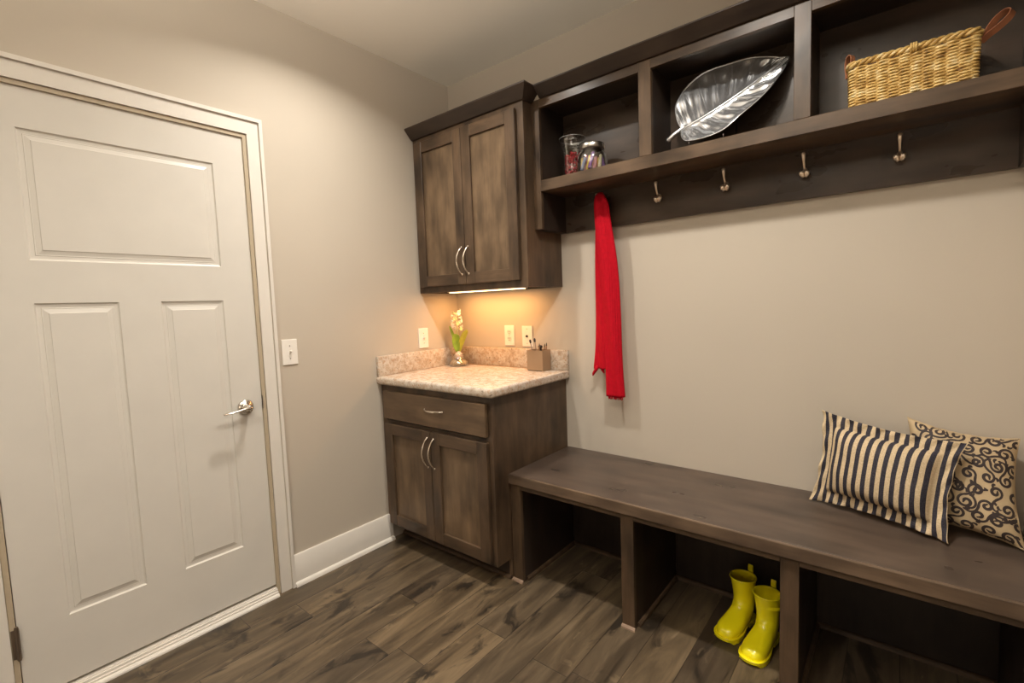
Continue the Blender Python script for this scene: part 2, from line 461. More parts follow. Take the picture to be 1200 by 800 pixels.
# ------------------------------------------------------------------ base cabinet
t = thing('base_cabinet', 'dark stained base cabinet with one drawer and two doors under the granite counter', 'cabinet', (0.41, -.3, 0))
e = .0015
bm = bmesh.new()
box(bm, .003, .020, -CD+.020, -e, ZT, CU-e)
box(bm, .02, CW-.019, -.012, -e, ZT, CU-e); box(bm, .02, CW-.019, -CD+.02, -.012, ZT, ZT+.018)
obj('carcass', bm, WZD, t)
bm = bmesh.new()      # exposed right side, notched for the toe kick
pr = [(-CD+.020, ZT), (-CD+.020, CU-e), (-e, CU-e), (-e, 0.0), (-TK+.002, 0.0), (-TK+.002, ZT)]
loft(bm, [[(CW-.019, y, z) for y, z in pr], [(CW, y, z) for y, z in pr]])
obj('side_panel', bm, WZ, t)
bm = bmesh.new(); y0, y1 = -CD, -CD+.020
box(bm, .003, .040, y0, y1, ZT, CU-e, bev=.001); box(bm, CW-.045, CW, y0, y1, ZT, CU-e, bev=.001)
box(bm, .040, CW-.045, y0+.0003, y1, CU-.036, CU-e, bev=.001); box(bm, .040, CW-.045, y0+.0003, y1, .672, .704, bev=.001); box(bm, .040, CW-.045, y0+.0003, y1, ZT, ZT+.030, bev=.001)
obj('face_frame', bm, WZ, t)
bm = B(.003, CW-.020, -TK, -TK+.012, 0.0, ZT-.001)
obj('toe_kick', bm, WXD, t)
bm = sweep(bmesh.new(), [(.003, -TK), (CW-.005, -TK)], [(0, 0), (0, .016), (.006, .015), (.012, .009), (.013, 0)])
obj('shoe_moulding', bm, WX, t)
dl = shaker(t, .040, .4125, .116, .688, -CD-.0003); arch_pull(dl, (.392, -CD-.0205, .655), (.392, -CD-.0205, .503), side=-.010)
dr = shaker(t, .4165, .796, .116, .688, -CD-.0003); arch_pull(dr, (.440, -CD-.0205, .655), (.440, -CD-.0205, .503), side=-.010)
dw = obj('drawer', B(.040, .796, -CD-.0205, -CD-.0003, .714, .868, bev=.003, seg=2), WXP, t)
arch_pull(dw, (.385, -CD-.0207, .800), (.515, -CD-.0207, .800), out=.024)

# countertop
t = thing('countertop', 'speckled beige granite countertop with low backsplash in the corner', 'countertop', (.42, -.3, CU))
bm = bmesh.new()
box(bm, .001, .851, -.648, -.001, CU, CH)
es = [e_ for e_ in bm.edges if all(v.co.y < -.6 for v in e_.verts) and abs(e_.verts[0].co.z-e_.verts[1].co.z) < 1e-5 or
      (all(v.co.x > .8 for v in e_.verts))]
bmesh.ops.bevel(bm, geom=es, offset=.015, segments=5, affect='EDGES', profile=.5)
auto_smooth(obj('slab', bm, M_GRAN, t), 50)
auto_smooth(obj('backsplash', B(.0215, .847, -.021, -.001, CH+.0002, 1.055, bev=.003, seg=2), M_GRAN, t), 50)
auto_smooth(obj('side_splash', B(.001, .0212, -.645, -.001, CH+.0002, 1.055, bev=.003, seg=2), M_GRAN, t), 50)

# ------------------------------------------------------------------ wall cabinet
t = thing('wall_cabinet', 'dark stained two-door wall cabinet with crown moulding hung in the corner', 'cabinet', (0.41, -.15, UZ))
bm = bmesh.new()
box(bm, .003, UW, -UD+.020, -e, UZ+.022, UT); box(bm, .003, .020, -UD+.02, -e, UZ, UZ+.022); box(bm, .02, UW-.018, -.014, -e, UZ, UZ+.022)
obj('carcass', bm, WZD, t)
obj('side_panel', B(UW, UW+.0015, -UD+.0200, -e, UZ, UT), WZ, t)
bm = bmesh.new(); box(bm, UW-.018, UW, -UD+.0202, -e, UZ, UZ+.0215); obj('side_skirt', bm, WZ, t)
bm = bmesh.new(); y0, y1 = -UD, -UD+.020
box(bm, .003, .040, y0, y1, UZ, UT, bev=.001); box(bm, UW-.045, UW+.0015, y0, y1, UZ, UT, bev=.001)
box(bm, .040, UW-.045, y0+.0003, y1, UT-.040, UT, bev=.001); box(bm, .040, UW-.045, y0+.0003, y1, UZ, UZ+.042, bev=.001)
obj('face_frame', bm, WZ, t)
dl = shaker(t, .030, .4085, 1.434, 2.257, -UD-.0003); arch_pull(dl, (.386, -UD-.0205, 1.632), (.386, -UD-.0205, 1.486), side=-.012)
dr = shaker(t, .4125, .777, 1.434, 2.257, -UD-.0003); arch_pull(dr, (.436, -UD-.0205, 1.632), (.436, -UD-.0205, 1.486), side=-.012)
CROWN = [(0, 0), (0, .058), (.056, .058), (.058, .055), (.058, .050), (.012, .002), (.008, 0)]
bm = sweep(bmesh.new(), [(.002, -UD+.001), (UW+.0005, -UD+.001), (UW+.0005, -SD-.0008)], [(o, UT-.002+z) for o, z in CROWN])
obj('crown_moulding', bm, WXD, t)

# under cabinet light
t = thing('under_cabinet_light', 'slim glowing warm strip light under the wall cabinet', 'lamp', (.36, -.13, UZ))
obj('housing', B(.07, .65, -.150, -.090, UZ+.003, UZ+.0219, bev=.002), M_PLATE, t)
m, nt, b = new_mat('warm_lens'); b.inputs['Base Color'].default_value = (1, .85, .6, 1)
b.inputs['Emission Color'].default_value = (1, .70, .36, 1); b.inputs['Emission Strength'].default_value = 5
obj('lens', B(.085, .64, -.146, -.100, UZ-.0006, UZ+.004), m, t)

# ------------------------------------------------------------------ cubby shelf with hook rail
t = thing('wall_cubby_shelf', 'long dark stained open cubby shelf with a coat hook rail beneath it', 'shelf', (1.7, -.1, SZ))
X0 = UW+.003
y0, y1 = -SD, -SD+.020
stiles = [(X0, .862, SZ), (1.3727, 1.4270, RT), (1.9402, 1.9905, RT), (2.516, XE, SZ)]
for a, b_, z in stiles:
    obj('stile', B(a, b_, y0, y1, z+(.0002 if z == RT else 0), RTOP, bev=.0012), WZ, t)
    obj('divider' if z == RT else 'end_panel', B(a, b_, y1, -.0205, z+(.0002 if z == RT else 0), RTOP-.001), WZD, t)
for (a, b_) in ((.862, 1.3727), (1.4270, 1.9402), (1.9905, 2.516)):
    obj('top_rail', B(a+.0002, b_-.0002, y0+.0004, y1, OTOP, RTOP, bev=.001), WX, t)
bm = B(.8622, 2.5158, y0-.0005, -.0205, RB, RT, bev=.0018)
obj('shelf_board', bm, WX, t)
obj('top_board', B(.8622, 2.5158, y1+.0002, -.0205, RTOP-.024, RTOP-.004), WXD, t)
obj('back_panel', B(X0, XE, -.0200, -e, SZ, RTOP-.001), wood('back_panel_wood', 0, c0=(.040,.027,.019), c1=(.095,.064,.045), rough=.30, seed=12, fw=.2), t)
bm = sweep(bmesh.new(), [(X0-.001+.0565, -SD+.001), (XE, -SD+.001)], [(o, RTOP-.002+z*.86) for o, z in CROWN])
obj('crown_moulding', bm, WXD, t)

# coat hooks
M_HOOK = simple('bronze_nickel', (.92, .78, .64), .30, .9, var=.05)
def coat_hook(x, parent):
    z0 = 1.768
    bm = bmesh.new()
    ring = lambda s, y: [(x+.0095*s*cos(a), y, z0+.008+.0165*s*sin(a)) for a in [2*pi*k/20 for k in range(20)]]
    loft(bm, [ring(1, -.0202), ring(1, -.0235), ring(.75, -.0255)])
    h = obj('coat_hook', bm, M_HOOK, parent, smooth=False)
    up = [(x, -.0245, z0+.012), (x, -.036, z0+.014), (x, -.050, z0+.024), (x, -.060, z0+.040), (x, -.064, z0+.056), (x, -.066, z0+.070), (x, -.067, z0+.074)]
    obj('upper_prong', tube(bmesh.new(), up, [.0052, .0046, .0036, .0042, .0062, .0080, .0040], 12), M_HOOK, h, smooth=True)
    for s in (-1, 1):
        q = [(x+s*.001, -.0245, z0+.006), (x+s*.003, -.032, z0-.006), (x+s*.006, -.040, z0-.010), (x+s*.0085, -.046, z0-.002), (x+s*.0095, -.048, z0+.006), (x+s*.0095, -.049, z0+.009)]
        obj('lower_prong', tube(bmesh.new(), q, [.0050, .0052, .0066, .0088, .0092, .0048], 12), M_HOOK, h, smooth=True)
    return h
HX = (1.073, 1.373, 1.663, 1.948, 2.229)
for x in HX: coat_hook(x, t)

# ------------------------------------------------------------------ storage bench
t = thing('storage_bench', 'long dark stained bench with open shoe cubbies along the back wall', 'bench', (1.7, -.26, 0))
BX0 = CW+.003
bm = B(BX0, XE, -BD+.0145, -e, BH-BT, BH-.0002, bev=.0005)
obj('seat', bm, WTOP, t)
obj('edge_band', B(BX0, XE, -BD, -BD+.0143, BH-BT-.0005, BH+.0003, bev=.003, seg=2), WEDGE, t)
y0, y1 = -PD, -PD+.020
bst = [(BX0+.004, .8837), (1.3924, 1.4461), (1.9556, 2.0093), (2.516, XE)]
for i, (a, b_) in enumerate(bst):
    obj('stile', B(a, b_, y0, y1, 0.0, BH-BT-.0003, bev=.0012), WZ, t)
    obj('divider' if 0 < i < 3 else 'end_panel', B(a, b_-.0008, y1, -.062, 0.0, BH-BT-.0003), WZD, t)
for (a, c), (d, f) in zip(bst, bst[1:]):
    obj('apron', B(c+.0002, d-.0002, y0+.0004, y1, PZ, BH-BT-.0003, bev=.001), WX, t)
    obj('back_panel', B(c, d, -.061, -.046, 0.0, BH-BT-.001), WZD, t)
    pr = [(0, 0), (0, .017), (.006, .016), (.012, .010), (.013, 0)]
    bm = sweep(bmesh.new(), [(c-.0008, -PD+.03), (c-.0008, -.062), (d, -.062), (d, -PD+.03)], pr)
    obj('shoe_moulding', bm, WX, t)
M_SHOE = wood('foot_trim_wood', 0, c0=(.20,.13,.09), c1=(.48,.34,.24), rough=.4, seed=14)
for i, (a, b_) in enumerate(bst):
    pr = [(0, 0), (0, .012), (.006, .011), (.011, .006), (.012, 0)]
    obj('foot_trim', sweep(bmesh.new(), [(a-(.0 if i else .002), -PD), (min(b_+.004, XE), -PD)], pr), M_SHOE, t)

# ------------------------------------------------------------------ pencil box and pencils
M_BOX = simple('bronze_box', (.34, .23, .14), .38, .25, var=.05)
t = thing('pencil_box', 'square bronze-brown desk box holding pencils on the counter', 'box')
x0, x1, ya, yb, z0, z1 = .640, .745, -.108, -.030, CH+.0004, 1.058
def open_box():
    bm = bmesh.new(); w = .004
    o = [(x0, ya), (x1, ya), (x1, yb), (x0, yb)]; i_ = [(x0+w, ya+w), (x1-w, ya+w), (x1-w, yb-w), (x0+w, yb-w)]
    r = [[(x, y, z0) for x, y in o], [(x, y, z1) for x, y in o], [(x, y, z1) for x, y in i_], [(x, y, z0+.006) for x, y in i_]]
    loft(bm, r); return bm
obj('box_shell', open_box(), M_BOX, t)
obj('base_rim', B(x0+.006, x1-.006, ya-.001, yb, z0, z0+.004), M_DARK, t)
pens = [((.665, -.07), (.640, -.075, 1.115), 'dark'), ((.680, -.06), (.660, -.060, 1.122), 'dark'), ((.694, -.045), (.692, -.052, 1.082), 'thick'),
        ((.698, -.08), (.704, -.075, 1.095), 'wood'), ((.712, -.05), (.722, -.05, 1.092), 'wood'), ((.73, -.06), (.738, -.055, 1.098), 'wood')]
M_BLK = simple('black_pen_plastic', (.03, .02, .018), .35); M_PW = simple('pencil_wood', (.30, .17, .09), .5)
plab = ['black-tipped pen leaning left, leftmost in the bronze box', 'tall black-tipped pen, second from left in the bronze box', 'short thick black marker lying low in the bronze box',
        'brown pencil standing at the middle of the bronze box', 'brown pencil just right of the middle in the bronze box', 'brown pencil at the right corner of the bronze box']
for (b_, tp, kd), lb in zip(pens, plab):
    b0 = Vector((b_[0], b_[1], z0+.012)); tp = Vector(tp)
    q = thing('pencil' if kd == 'wood' else 'pen', lb, 'pencil' if kd == 'wood' else 'pen', b0, 0, 'writing tools in the bronze box')
    r = .0038 if kd != 'thick' else .008
    if kd == 'wood':
        obj('barrel', tube(bmesh.new(), [b0, b0.lerp(tp, .88)], r, 6), M_PW, q)
        obj('tip', tube(bmesh.new(), [b0.lerp(tp, .88), b0.lerp(tp, .97), tp], [r, .0018, .0005], 8), M_BLK, q)
    else:
        obj('barrel', tube(bmesh.new(), [b0, b0.lerp(tp, .86)], r*.7 if kd == 'dark' else r, 10), simple('pen_grey', (.30,.24,.20), .3) if kd == 'dark' else M_BLK, q)
        obj('cap', tube(bmesh.new(), [b0.lerp(tp, .86), b0.lerp(tp, .9), b0.lerp(tp, .97), tp], [r*.8, r*1.6, r*1.6, r*.7], 10), M_BLK, q, smooth=True)

# ------------------------------------------------------------------ glass
def glass(name, c=(1, 1, 1), tint=.93):
    """thin-walled glass: clear body plus fresnel reflection"""
    m = bpy.data.materials.new(name); m.use_nodes = True; nt = m.node_tree; nt.nodes.clear()
    out = nt.nodes.new('ShaderNodeOutputMaterial'); mx = nt.nodes.new('ShaderNodeMixShader')
    tr = nt.nodes.new('ShaderNodeBsdfTransparent'); gl = nt.nodes.new('ShaderNodeBsdfGlossy'); lw = nt.nodes.new('ShaderNodeLayerWeight')
    lw.inputs['Blend'].default_value = .42
    tr.inputs[0].default_value = (*[x*tint for x in c], 1); gl.inputs['Roughness'].default_value = .06; gl.inputs['Color'].default_value = (.95, .95, .95, 1)
    bp = nt.nodes.new('ShaderNodeBump'); bp.inputs['Strength'].default_value = .05; bp.inputs['Distance'].default_value = .003
    nt.links.new(noise(nt, coord(nt), 25, 2), bp.inputs['Height']); nt.links.new(bp.outputs[0], gl.inputs['Normal'])
    f = math_(nt, 'ADD', math_(nt, 'MULTIPLY', math_(nt, 'POWER', lw.outputs['Facing'], 1.4), .8), .07)
    nt.links.new(f, mx.inputs[0]); nt.links.new(tr.outputs[0], mx.inputs[1]); nt.links.new(gl.outputs[0], mx.inputs[2]); nt.links.new(mx.outputs[0], out.inputs[0])
    return m
M_GLASS = glass('clear_glass', (.97, .98, .97))

# bulb vase + hyacinth
VC = (.108, -.112)
zb = CH+.0006
t = thing('glass_vase', 'small squat glass vase in the counter corner holding a bulb', 'vase', (*VC, zb))
prof = [(0, 0), (.050, 0), (.062, .004), (.065, .012), (.060, .026), (.047, .040), (.036, .052), (.033, .062), (.038, .072), (.0365, .073), (.030, .062), (.033, .052),
        (.044, .039), (.057, .025), (.061, .012), (.056, .007), (0, .006)]
obj('vase_body', lathe(bmesh.new(), prof, (*VC, zb), 40), M_GLASS, t, smooth=True)
w = obj('pebbles', lathe(bmesh.new(), [(0, .0075), (.050, .0085), (.054, .014), (.050, .024), (.038, .034), (0, .036)], (*VC, zb), 24),
        simple('amber_pebbles', (.50, .33, .15), .3, var=.6, vs=90), t, smooth=True)
t = thing('hyacinth', 'white flowering hyacinth with green leaves growing from a bulb in the glass vase', 'flower', (*VC, zb+.05))
M_BULB = simple('bulb_skin', (.72, .52, .38), .4, var=.25, vs=40)
obj('bulb', lathe(bmesh.new(), [(0, .038), (.012, .039), (.024, .046), (.028, .056), (.0275, .066), (.020, .078), (.011, .086), (.009, .092), (0, .093)], (*VC, zb), 24), M_BULB, t, smooth=True)
M_LEAF = simple('leaf_green', (.24, .36, .03), .38, var=.25, vs=30); M_LEAF2 = simple('leaf_yellow_green', (.55, .52, .05), .38, var=.2, vs=30)
def blade(pts, w, mat, parent, nrm=(.6, -.8, 0), fold=.35):
    bm = bmesh.new(); pts = [Vector(p) for p in pts]; rows = []; nrm = Vector(nrm).normalized()
    n = len(pts)
    for i, p in enumerate(pts):
        t_ = (pts[min(i+1, n-1)]-pts[max(i-1, 0)]).normalized(); s = t_.cross(nrm).normalized()
        ww = w[i]; rows.append([bm.verts.new(p + s*ww*k + nrm*(abs(k)*ww*fold)) for k in (-1, -.5, 0, .5, 1)])
    for a, b_ in zip(rows, rows[1:]):
        for k in range(4): bm.faces.new((a[k], a[k+1], b_[k+1], b_[k]))
    o = obj('leaf', bm, mat, parent, smooth=True)
    md = o.modifiers.new('s', 'SOLIDIFY'); md.thickness = .0016; md.offset = 0
    ms = o.modifiers.new('ss', 'SUBSURF'); ms.levels = 1; ms.render_levels = 2
    return o
cx, cy = VC; z = zb+.088
blade([(cx, cy, z), (cx-.012, cy-.004, z+.05), (cx-.032, cy-.008, z+.10), (cx-.052, cy-.01, z+.145), (cx-.060, cy-.012, z+.162)], [.008, .011, .011, .008, .002], M_LEAF, t)
blade([(cx, cy-.006, z-.004), (cx+.002, cy-.016, z+.03), (cx+.003, cy-.022, z+.07), (cx+.006, cy-.020, z+.100), (cx+.010, cy-.018, z+.110)], [.010, .021, .025, .024, .014], M_LEAF, t)
blade([(cx+.004, cy, z), (cx+.022, cy-.002, z+.04), (cx+.045, cy-.004, z+.085), (cx+.072, cy-.006, z+.120), (cx+.092, cy-.006, z+.134)], [.009, .015, .019, .017, .007], M_LEAF2, t)
blade([(cx-.003, cy+.008, z), (cx-.010, cy+.01, z+.06), (cx-.012, cy+.01, z+.12), (cx-.014, cy+.008, z+.165)], [.008, .010, .009, .003], M_LEAF2, t)
obj('stem', tube(bmesh.new(), [(cx, cy, z-.01), (cx+.002, cy, z+.08), (cx-.004, cy, z+.16), (cx-.008, cy, z+.235)], [.006, .006, .005, .003], 10), simple('pale_stem', (.55, .48, .30), .45), t, smooth=True)
M_PETAL = simple('white_petal', (.95, .94, .90), .5, var=.05)
def floret(p, d, r):
    d = Vector(d).normalized(); s = d.cross(Vector((0, 0, 1))).normalized(); u = s.cross(d); p = Vector(p); bm = bmesh.new()
    for k in range(6):
        a = 2*pi*k/6; e1 = s*cos(a)+u*sin(a); e2 = -s*sin(a)+u*cos(a)
        c0 = bm.verts.new(p); l1 = bm.verts.new(p+e1*r*.5+e2*r*.26+d*r*.35); l2 = bm.verts.new(p+e1*r*.5-e2*r*.26+d*r*.35); tp = bm.verts.new(p+e1*r*1.05+d*r*.15)
        mid = bm.verts.new(p+e1*r*.55+d*r*.28)
        for f in ((c0, l1, mid), (c0, mid, l2), (l1, tp, mid), (mid, tp, l2)): bm.faces.new(f)
    tube(bm, [p-d*r*.9, p+d*r*.05], [r*.18, r*.3], 8)
    return bm
for i in range(17):
    a = i*2.4; h = .140+.108*(i/16)+random.uniform(-.008, .008); rr = .044*(1-.35*(i/16)**2)
    d = (cos(a), sin(a), .15); c_ = Vector((cx-.006, cy, z+h))
    obj('floret', floret(c_+Vector(d)*rr*.75, d, .0165), M_PETAL if i % 5 else simple('cream_petal', (.85, .80, .50), .5), t)

# ------------------------------------------------------------------ jars on the shelf
zs = RT+.0006
TC = (.977, -.122)
t = thing('glass_tumbler', 'tall flared clear glass filled with red beads in the left cubby', 'glass', (*TC, zs))
prof = [(0, 0), (.046, 0), (.047, .006), (.0465, .05), (.047, .10), (.051, .135), (.058, .168), (.066, .195), (.0645, .1955), (.056, .169), (.049, .136), (.0448, .10), (.0443, .05), (.0445, .010), (0, .009)]
obj('glass_body', lathe(bmesh.new(), prof, (*TC, zs), 48), M_GLASS, t, smooth=True)
M_RIM = simple('glass_rim', (.82, .82, .80), .12, .6, var=.02)
obj('rim', tube(bmesh.new(), [(TC[0]+.0652*cos(a), TC[1]+.0652*sin(a), zs+.1955) for a in [2*pi*k/48 for k in range(49)]], .0011, 6), M_RIM, t, smooth=True)
bm = bmesh.new(); rnd = random.Random(3)
for i in range(170):
    for _ in range(30):
        a = rnd.uniform(0, 2*pi); r = .0355*math.sqrt(rnd.random()) if i % 3 == 0 else .0355*rnd.uniform(.85, 1); zz = .019+.108*rnd.random()
        break
    bmesh.ops.create_icosphere(bm, subdivisions=1, radius=.0078, matrix=Matrix.Translation((TC[0]+r*cos(a), TC[1]+r*sin(a), zs+zz)) @ Matrix.Rotation(rnd.random()*3, 4, 'X'))
o = obj('red_beads', bm, simple('red_glass_bead', (.50, .012, .03), .12, var=.3, vs=90, coat=.6), None, smooth=True)
tag(o, 'red glossy beads filling the flared glass in the left cubby', 'beads', kind='stuff')

JC = (1.098, -.145)
t = thing('glass_jar', 'round lidded glass jar of pastel sticks beside the flared glass', 'jar', (*JC, zs))
prof = [(0, 0), (.058, 0), (.068, .006), (.0715, .020), (.072, .060), (.069, .082), (.060, .100), (.053, .110), (.052, .120), (.0505, .120), (.0515, .109), (.058, .098), (.0665, .081), (.0695, .060), (.069, .021), (.066, .010), (.056, .005), (0, .005)]
obj('jar_body', lathe(bmesh.new(), prof, (*JC, zs), 48), M_GLASS, t, smooth=True)
obj('lid', lathe(bmesh.new(), [(0, .1245), (.0535, .1245), (.0535, .112), (.0570, .112), (.0580, .115), (.0580, .130), (.0560, .1355), (.0500, .137), (0, .1375)], (*JC, zs), 48), simple('silver_lid', (.66,.62,.56), .28, 1), t, smooth=True)
cols = [('yellow', (.85, .60, .10)), ('purple', (.42, .22, .60)), ('pink', (.88, .42, .46)), ('cream', (.90, .80, .55)), ('orange', (.88, .45, .20)), ('lilac', (.60, .45, .72)), ('white', (.88, .84, .78)), ('gold', (.75, .50, .08)), ('rose', (.75, .25, .30)), ('blue', (.25, .32, .60))]
for i in range(14):
    nme, c = cols[i % 10]
    a = 2*pi*i/14*1.0; R = .055 if i % 2 else .036
    p0 = Vector((JC[0]+R*cos(a), JC[1]+R*sin(a), zs+.014)); p1 = Vector((JC[0]+R*.82*cos(a+.42), JC[1]+R*.82*sin(a+.42), zs+.072+.009*(i % 3)))
    o = obj('candy_stick', tube(bmesh.new(), [p0, p0.lerp(p1, .06), p0.lerp(p1, .94), p1], [.005, .0090, .0080, .0045], 10), simple('candy_'+nme, c, .35), None, smooth=True)
    tag(o, '%s pastel stick standing inside the lidded glass jar' % nme, 'candy', 'pastel sticks in the lidded jar')

# ------------------------------------------------------------------ silver leaf tray
M_SILVER = simple('hammered_silver', (.92, .94, .97), .25, .90, var=.03)
t = thing('leaf_tray', 'large polished silver leaf tray leaning in the middle cubby', 'tray', (1.68, -.15, RT))
LV = Vector((0, .40, .9165)); LN = Vector((0, -.9165, .40)); LP0 = Vector((0, -.185, 1.930))
def leaf_pt(x, s, d=0): return LP0 + Vector((x, 0, 0)) + LV*s + LN*d
A = Vector((1.523, .086)); T_ = Vector((1.897, .301)); AX = (T_-A); LL = AX.length; ax = AX/LL; pv = Vector((-ax.y, ax.x))
outline_up = [(1.523,.086),(1.500,.130),(1.487,.193),(1.496,.233),(1.521,.285),(1.573,.322),(1.634,.337),(1.699,.340),(1.763,.337),(1.839,.322),(1.897,.301)]
outline_dn = [(1.523,.086),(1.530,.045),(1.556,.014),(1.622,.002),(1.700,.020),(1.757,.066),(1.812,.120),(1.852,.168),(1.883,.240),(1.897,.301)]
def resample(pl, n):
    pl = [Vector(p) for p in pl]; d = [0]
    for a_, b_ in zip(pl, pl[1:]): d.append(d[-1]+(b_-a_).length)
    out = []
    for i in range(n+1):
        s = d[-1]*i/n; k = 0
        while k < len(d)-2 and d[k+1] < s: k += 1
        f = (s-d[k])/(d[k+1]-d[k])
        def g(j): return pl[max(0, min(len(pl)-1, j))]
        p0, p1, p2, p3 = g(k-1), g(k), g(k+1), g(k+2)
        out.append(.5*((2*p1)+(-p0+p2)*f+(2*p0-5*p1+4*p2-p3)*f*f+(-p0+3*p1-3*p2+p3)*f**3))
    return out
NU, NV = 90, 26
U = resample(outline_up, NU); D = resample(outline_dn, NU)
bm = bmesh.new()
mid = []
for i in range(NU+1):
    s = i/NU; q = A.lerp(T_, s**1.08); q = q + pv*(.018*sin(pi*s)) * -1
    mid.append(q)
def hgt(s, v):       # relief; v 0 at midrib .. 1 at edge
    base = -.030*(1-(1-v)**2)*0 + .026*(v**2)*sin(pi*min(1, s*1.05+.02))**.6
    ph = (s*7.0 - v*1.5)
    fr = ph-math.floor(ph)
    vein = .0120*math.exp(-((fr-.5)/.07)**2)*min(1, v*5)*(1-v**3)
    puff = .0065*cos(2*pi*(fr-.5)+pi)*sin(pi*min(1, v))*.9
    rip = .0018*sin(23*s+9*v)*v
    groove = .005*math.exp(-(v/.05)**2)
    return base - vein*0.6 - puff + rip + groove
rows = []
for i in range(NU+1):
    s = i/NU; row = []
    for j in range(-NV, NV+1):
        v = abs(j)/NV; e_ = U[i] if j > 0 else D[i]
        q = mid[i].lerp(e_, v)
        row.append(bm.verts.new(leaf_pt(q.x, q.y, hgt(s, v)-.004)))
    rows.append(row)
for a_, b_ in zip(rows, rows[1:]):
    for k in range(2*NV): bm.faces.new((a_[k], a_[k+1], b_[k+1], b_[k]))
bmesh.ops.remove_doubles(bm, verts=bm.verts, dist=1e-5)
o = obj('leaf_blade', bm, M_SILVER, t, smooth=True)
md = o.modifiers.new('s', 'SOLIDIFY'); md.thickness = .003; md.offset = -1
bm = bmesh.new()
rim = [leaf_pt(q.x, q.y, hgt(i/NU, 1)-.004) for i, q in enumerate(U)] + [leaf_pt(q.x, q.y, hgt(1-i/NU, 1)-.004) for i, q in enumerate(D[::-1])]
tube(bm, rim, .0022, 8)
obj('rim', bm, M_SILVER, t, smooth=True)
bm = bmesh.new()
tube(bm, [leaf_pt(q.x, q.y, .004) for q in mid[::6]], [.0045-.0030*(k/15) for k in range(len(mid[::6]))], 8)
obj('midrib', bm, M_SILVER, t, smooth=True)
for k in range(7):
    s0 = .05+.115*k
    for sgn in (1, -1):
        ln = .92 if k < 6 else .7; pts = []
        for q in range(13):
            v = ln*q/12; ss = min(.985, s0+.20*v*(1-.25*v)+(.02 if sgn < 0 else 0)); fi = ss*NU; i0 = min(int(fi), NU-1); f_ = fi-i0
            E_ = U if sgn > 0 else D
            m_ = mid[i0].lerp(mid[i0+1], f_); e_ = E_[i0].lerp(E_[i0+1], f_); c_ = m_.lerp(e_, v)
            pts.append(leaf_pt(c_.x, c_.y, hgt(ss, v)-.0035))
        obj('vein', tube(bmesh.new(), pts, [.0026*(1-.7*q/12) for q in range(13)], 8), M_SILVER, t, smooth=True)
bm = bmesh.new()
tube(bm, [leaf_pt(1.466, .042, .004), leaf_pt(1.470, .045, .004), leaf_pt(1.495, .066, .006), leaf_pt(1.530, .092, .005), leaf_pt(1.545, .10, .003)], [.0060, .0098, .0088, .0070, .004], 14)
obj('stem', bm, M_SILVER, t, smooth=True)
t2 = thing('plate_stand', 'small dark wire easel propping up the silver leaf tray', 'stand', (1.65, -.12, RT))
for k, x in enumerate((1.575, 1.705)):
    s0 = .018 if k == 0 else .022
    b0 = leaf_pt(x, 0, 0)
    yb_ = b0.y
    pts = [(x, -.222, RT+.022), (x, -.220, RT+.004), (x, -.21, RT+.003), (x, -.10, RT+.003), (x, -.060, RT+.003), (x, -.040, RT+.06), (x, -.050, RT+.16)]
    pts = [(x, -.222, RT+.020), (x, -.220, RT+.004), (x, -.20, RT+.0028), (x, -.080, RT+.0028), (x, -.052, RT+.004), (x, -.044, RT+.03), (x, -.030, RT+.14)]
    obj('wire_leg', tube(bmesh.new(), pts, .0022, 8), simple('dark_wire', (.10,.08,.07), .3, .8), t2, smooth=True)
obj('cross_wire', tube(bmesh.new(), [(1.575, -.044, RT+.03), (1.705, -.044, RT+.03)], .0020, 8), simple('dark_wire_bar', (.10,.08,.07), .3, .8), t2, smooth=True)

# ------------------------------------------------------------------ wicker basket
M_WICK = None
def wicker():
    m, nt, b = new_mat('golden_wicker')
    v = coord(nt); f = noise(nt, v, 35, 4, .6); g = noise(nt, coord(nt, (3, 3, 40)), 12, 3)
    c = ramp(nt, f, [(.30, (.20, .10, .03)), (.42, (.52, .32, .09)), (.54, (.74, .52, .19)), (.68, (.90, .76, .45))])
    nt.links.new(mix(nt, c, (.12, .06, .02), math_(nt, 'MULTIPLY', ramp(nt, g, [(.55, (0,0,0)), (.7, (1,1,1))]), .45)), b.inputs['Base Color'])
    b.inputs['Roughness'].default_value = .42; return m
M_WICK = wicker()
t = thing('wicker_basket', 'golden woven wicker basket with leather loop handles in the right cubby', 'basket', (2.247, -.125, RT))
bx0, bx1, by0, by1, bz0, bz1 = 2.098, 2.400, -.203, -.050, RT+.004, 2.052
cr = .016
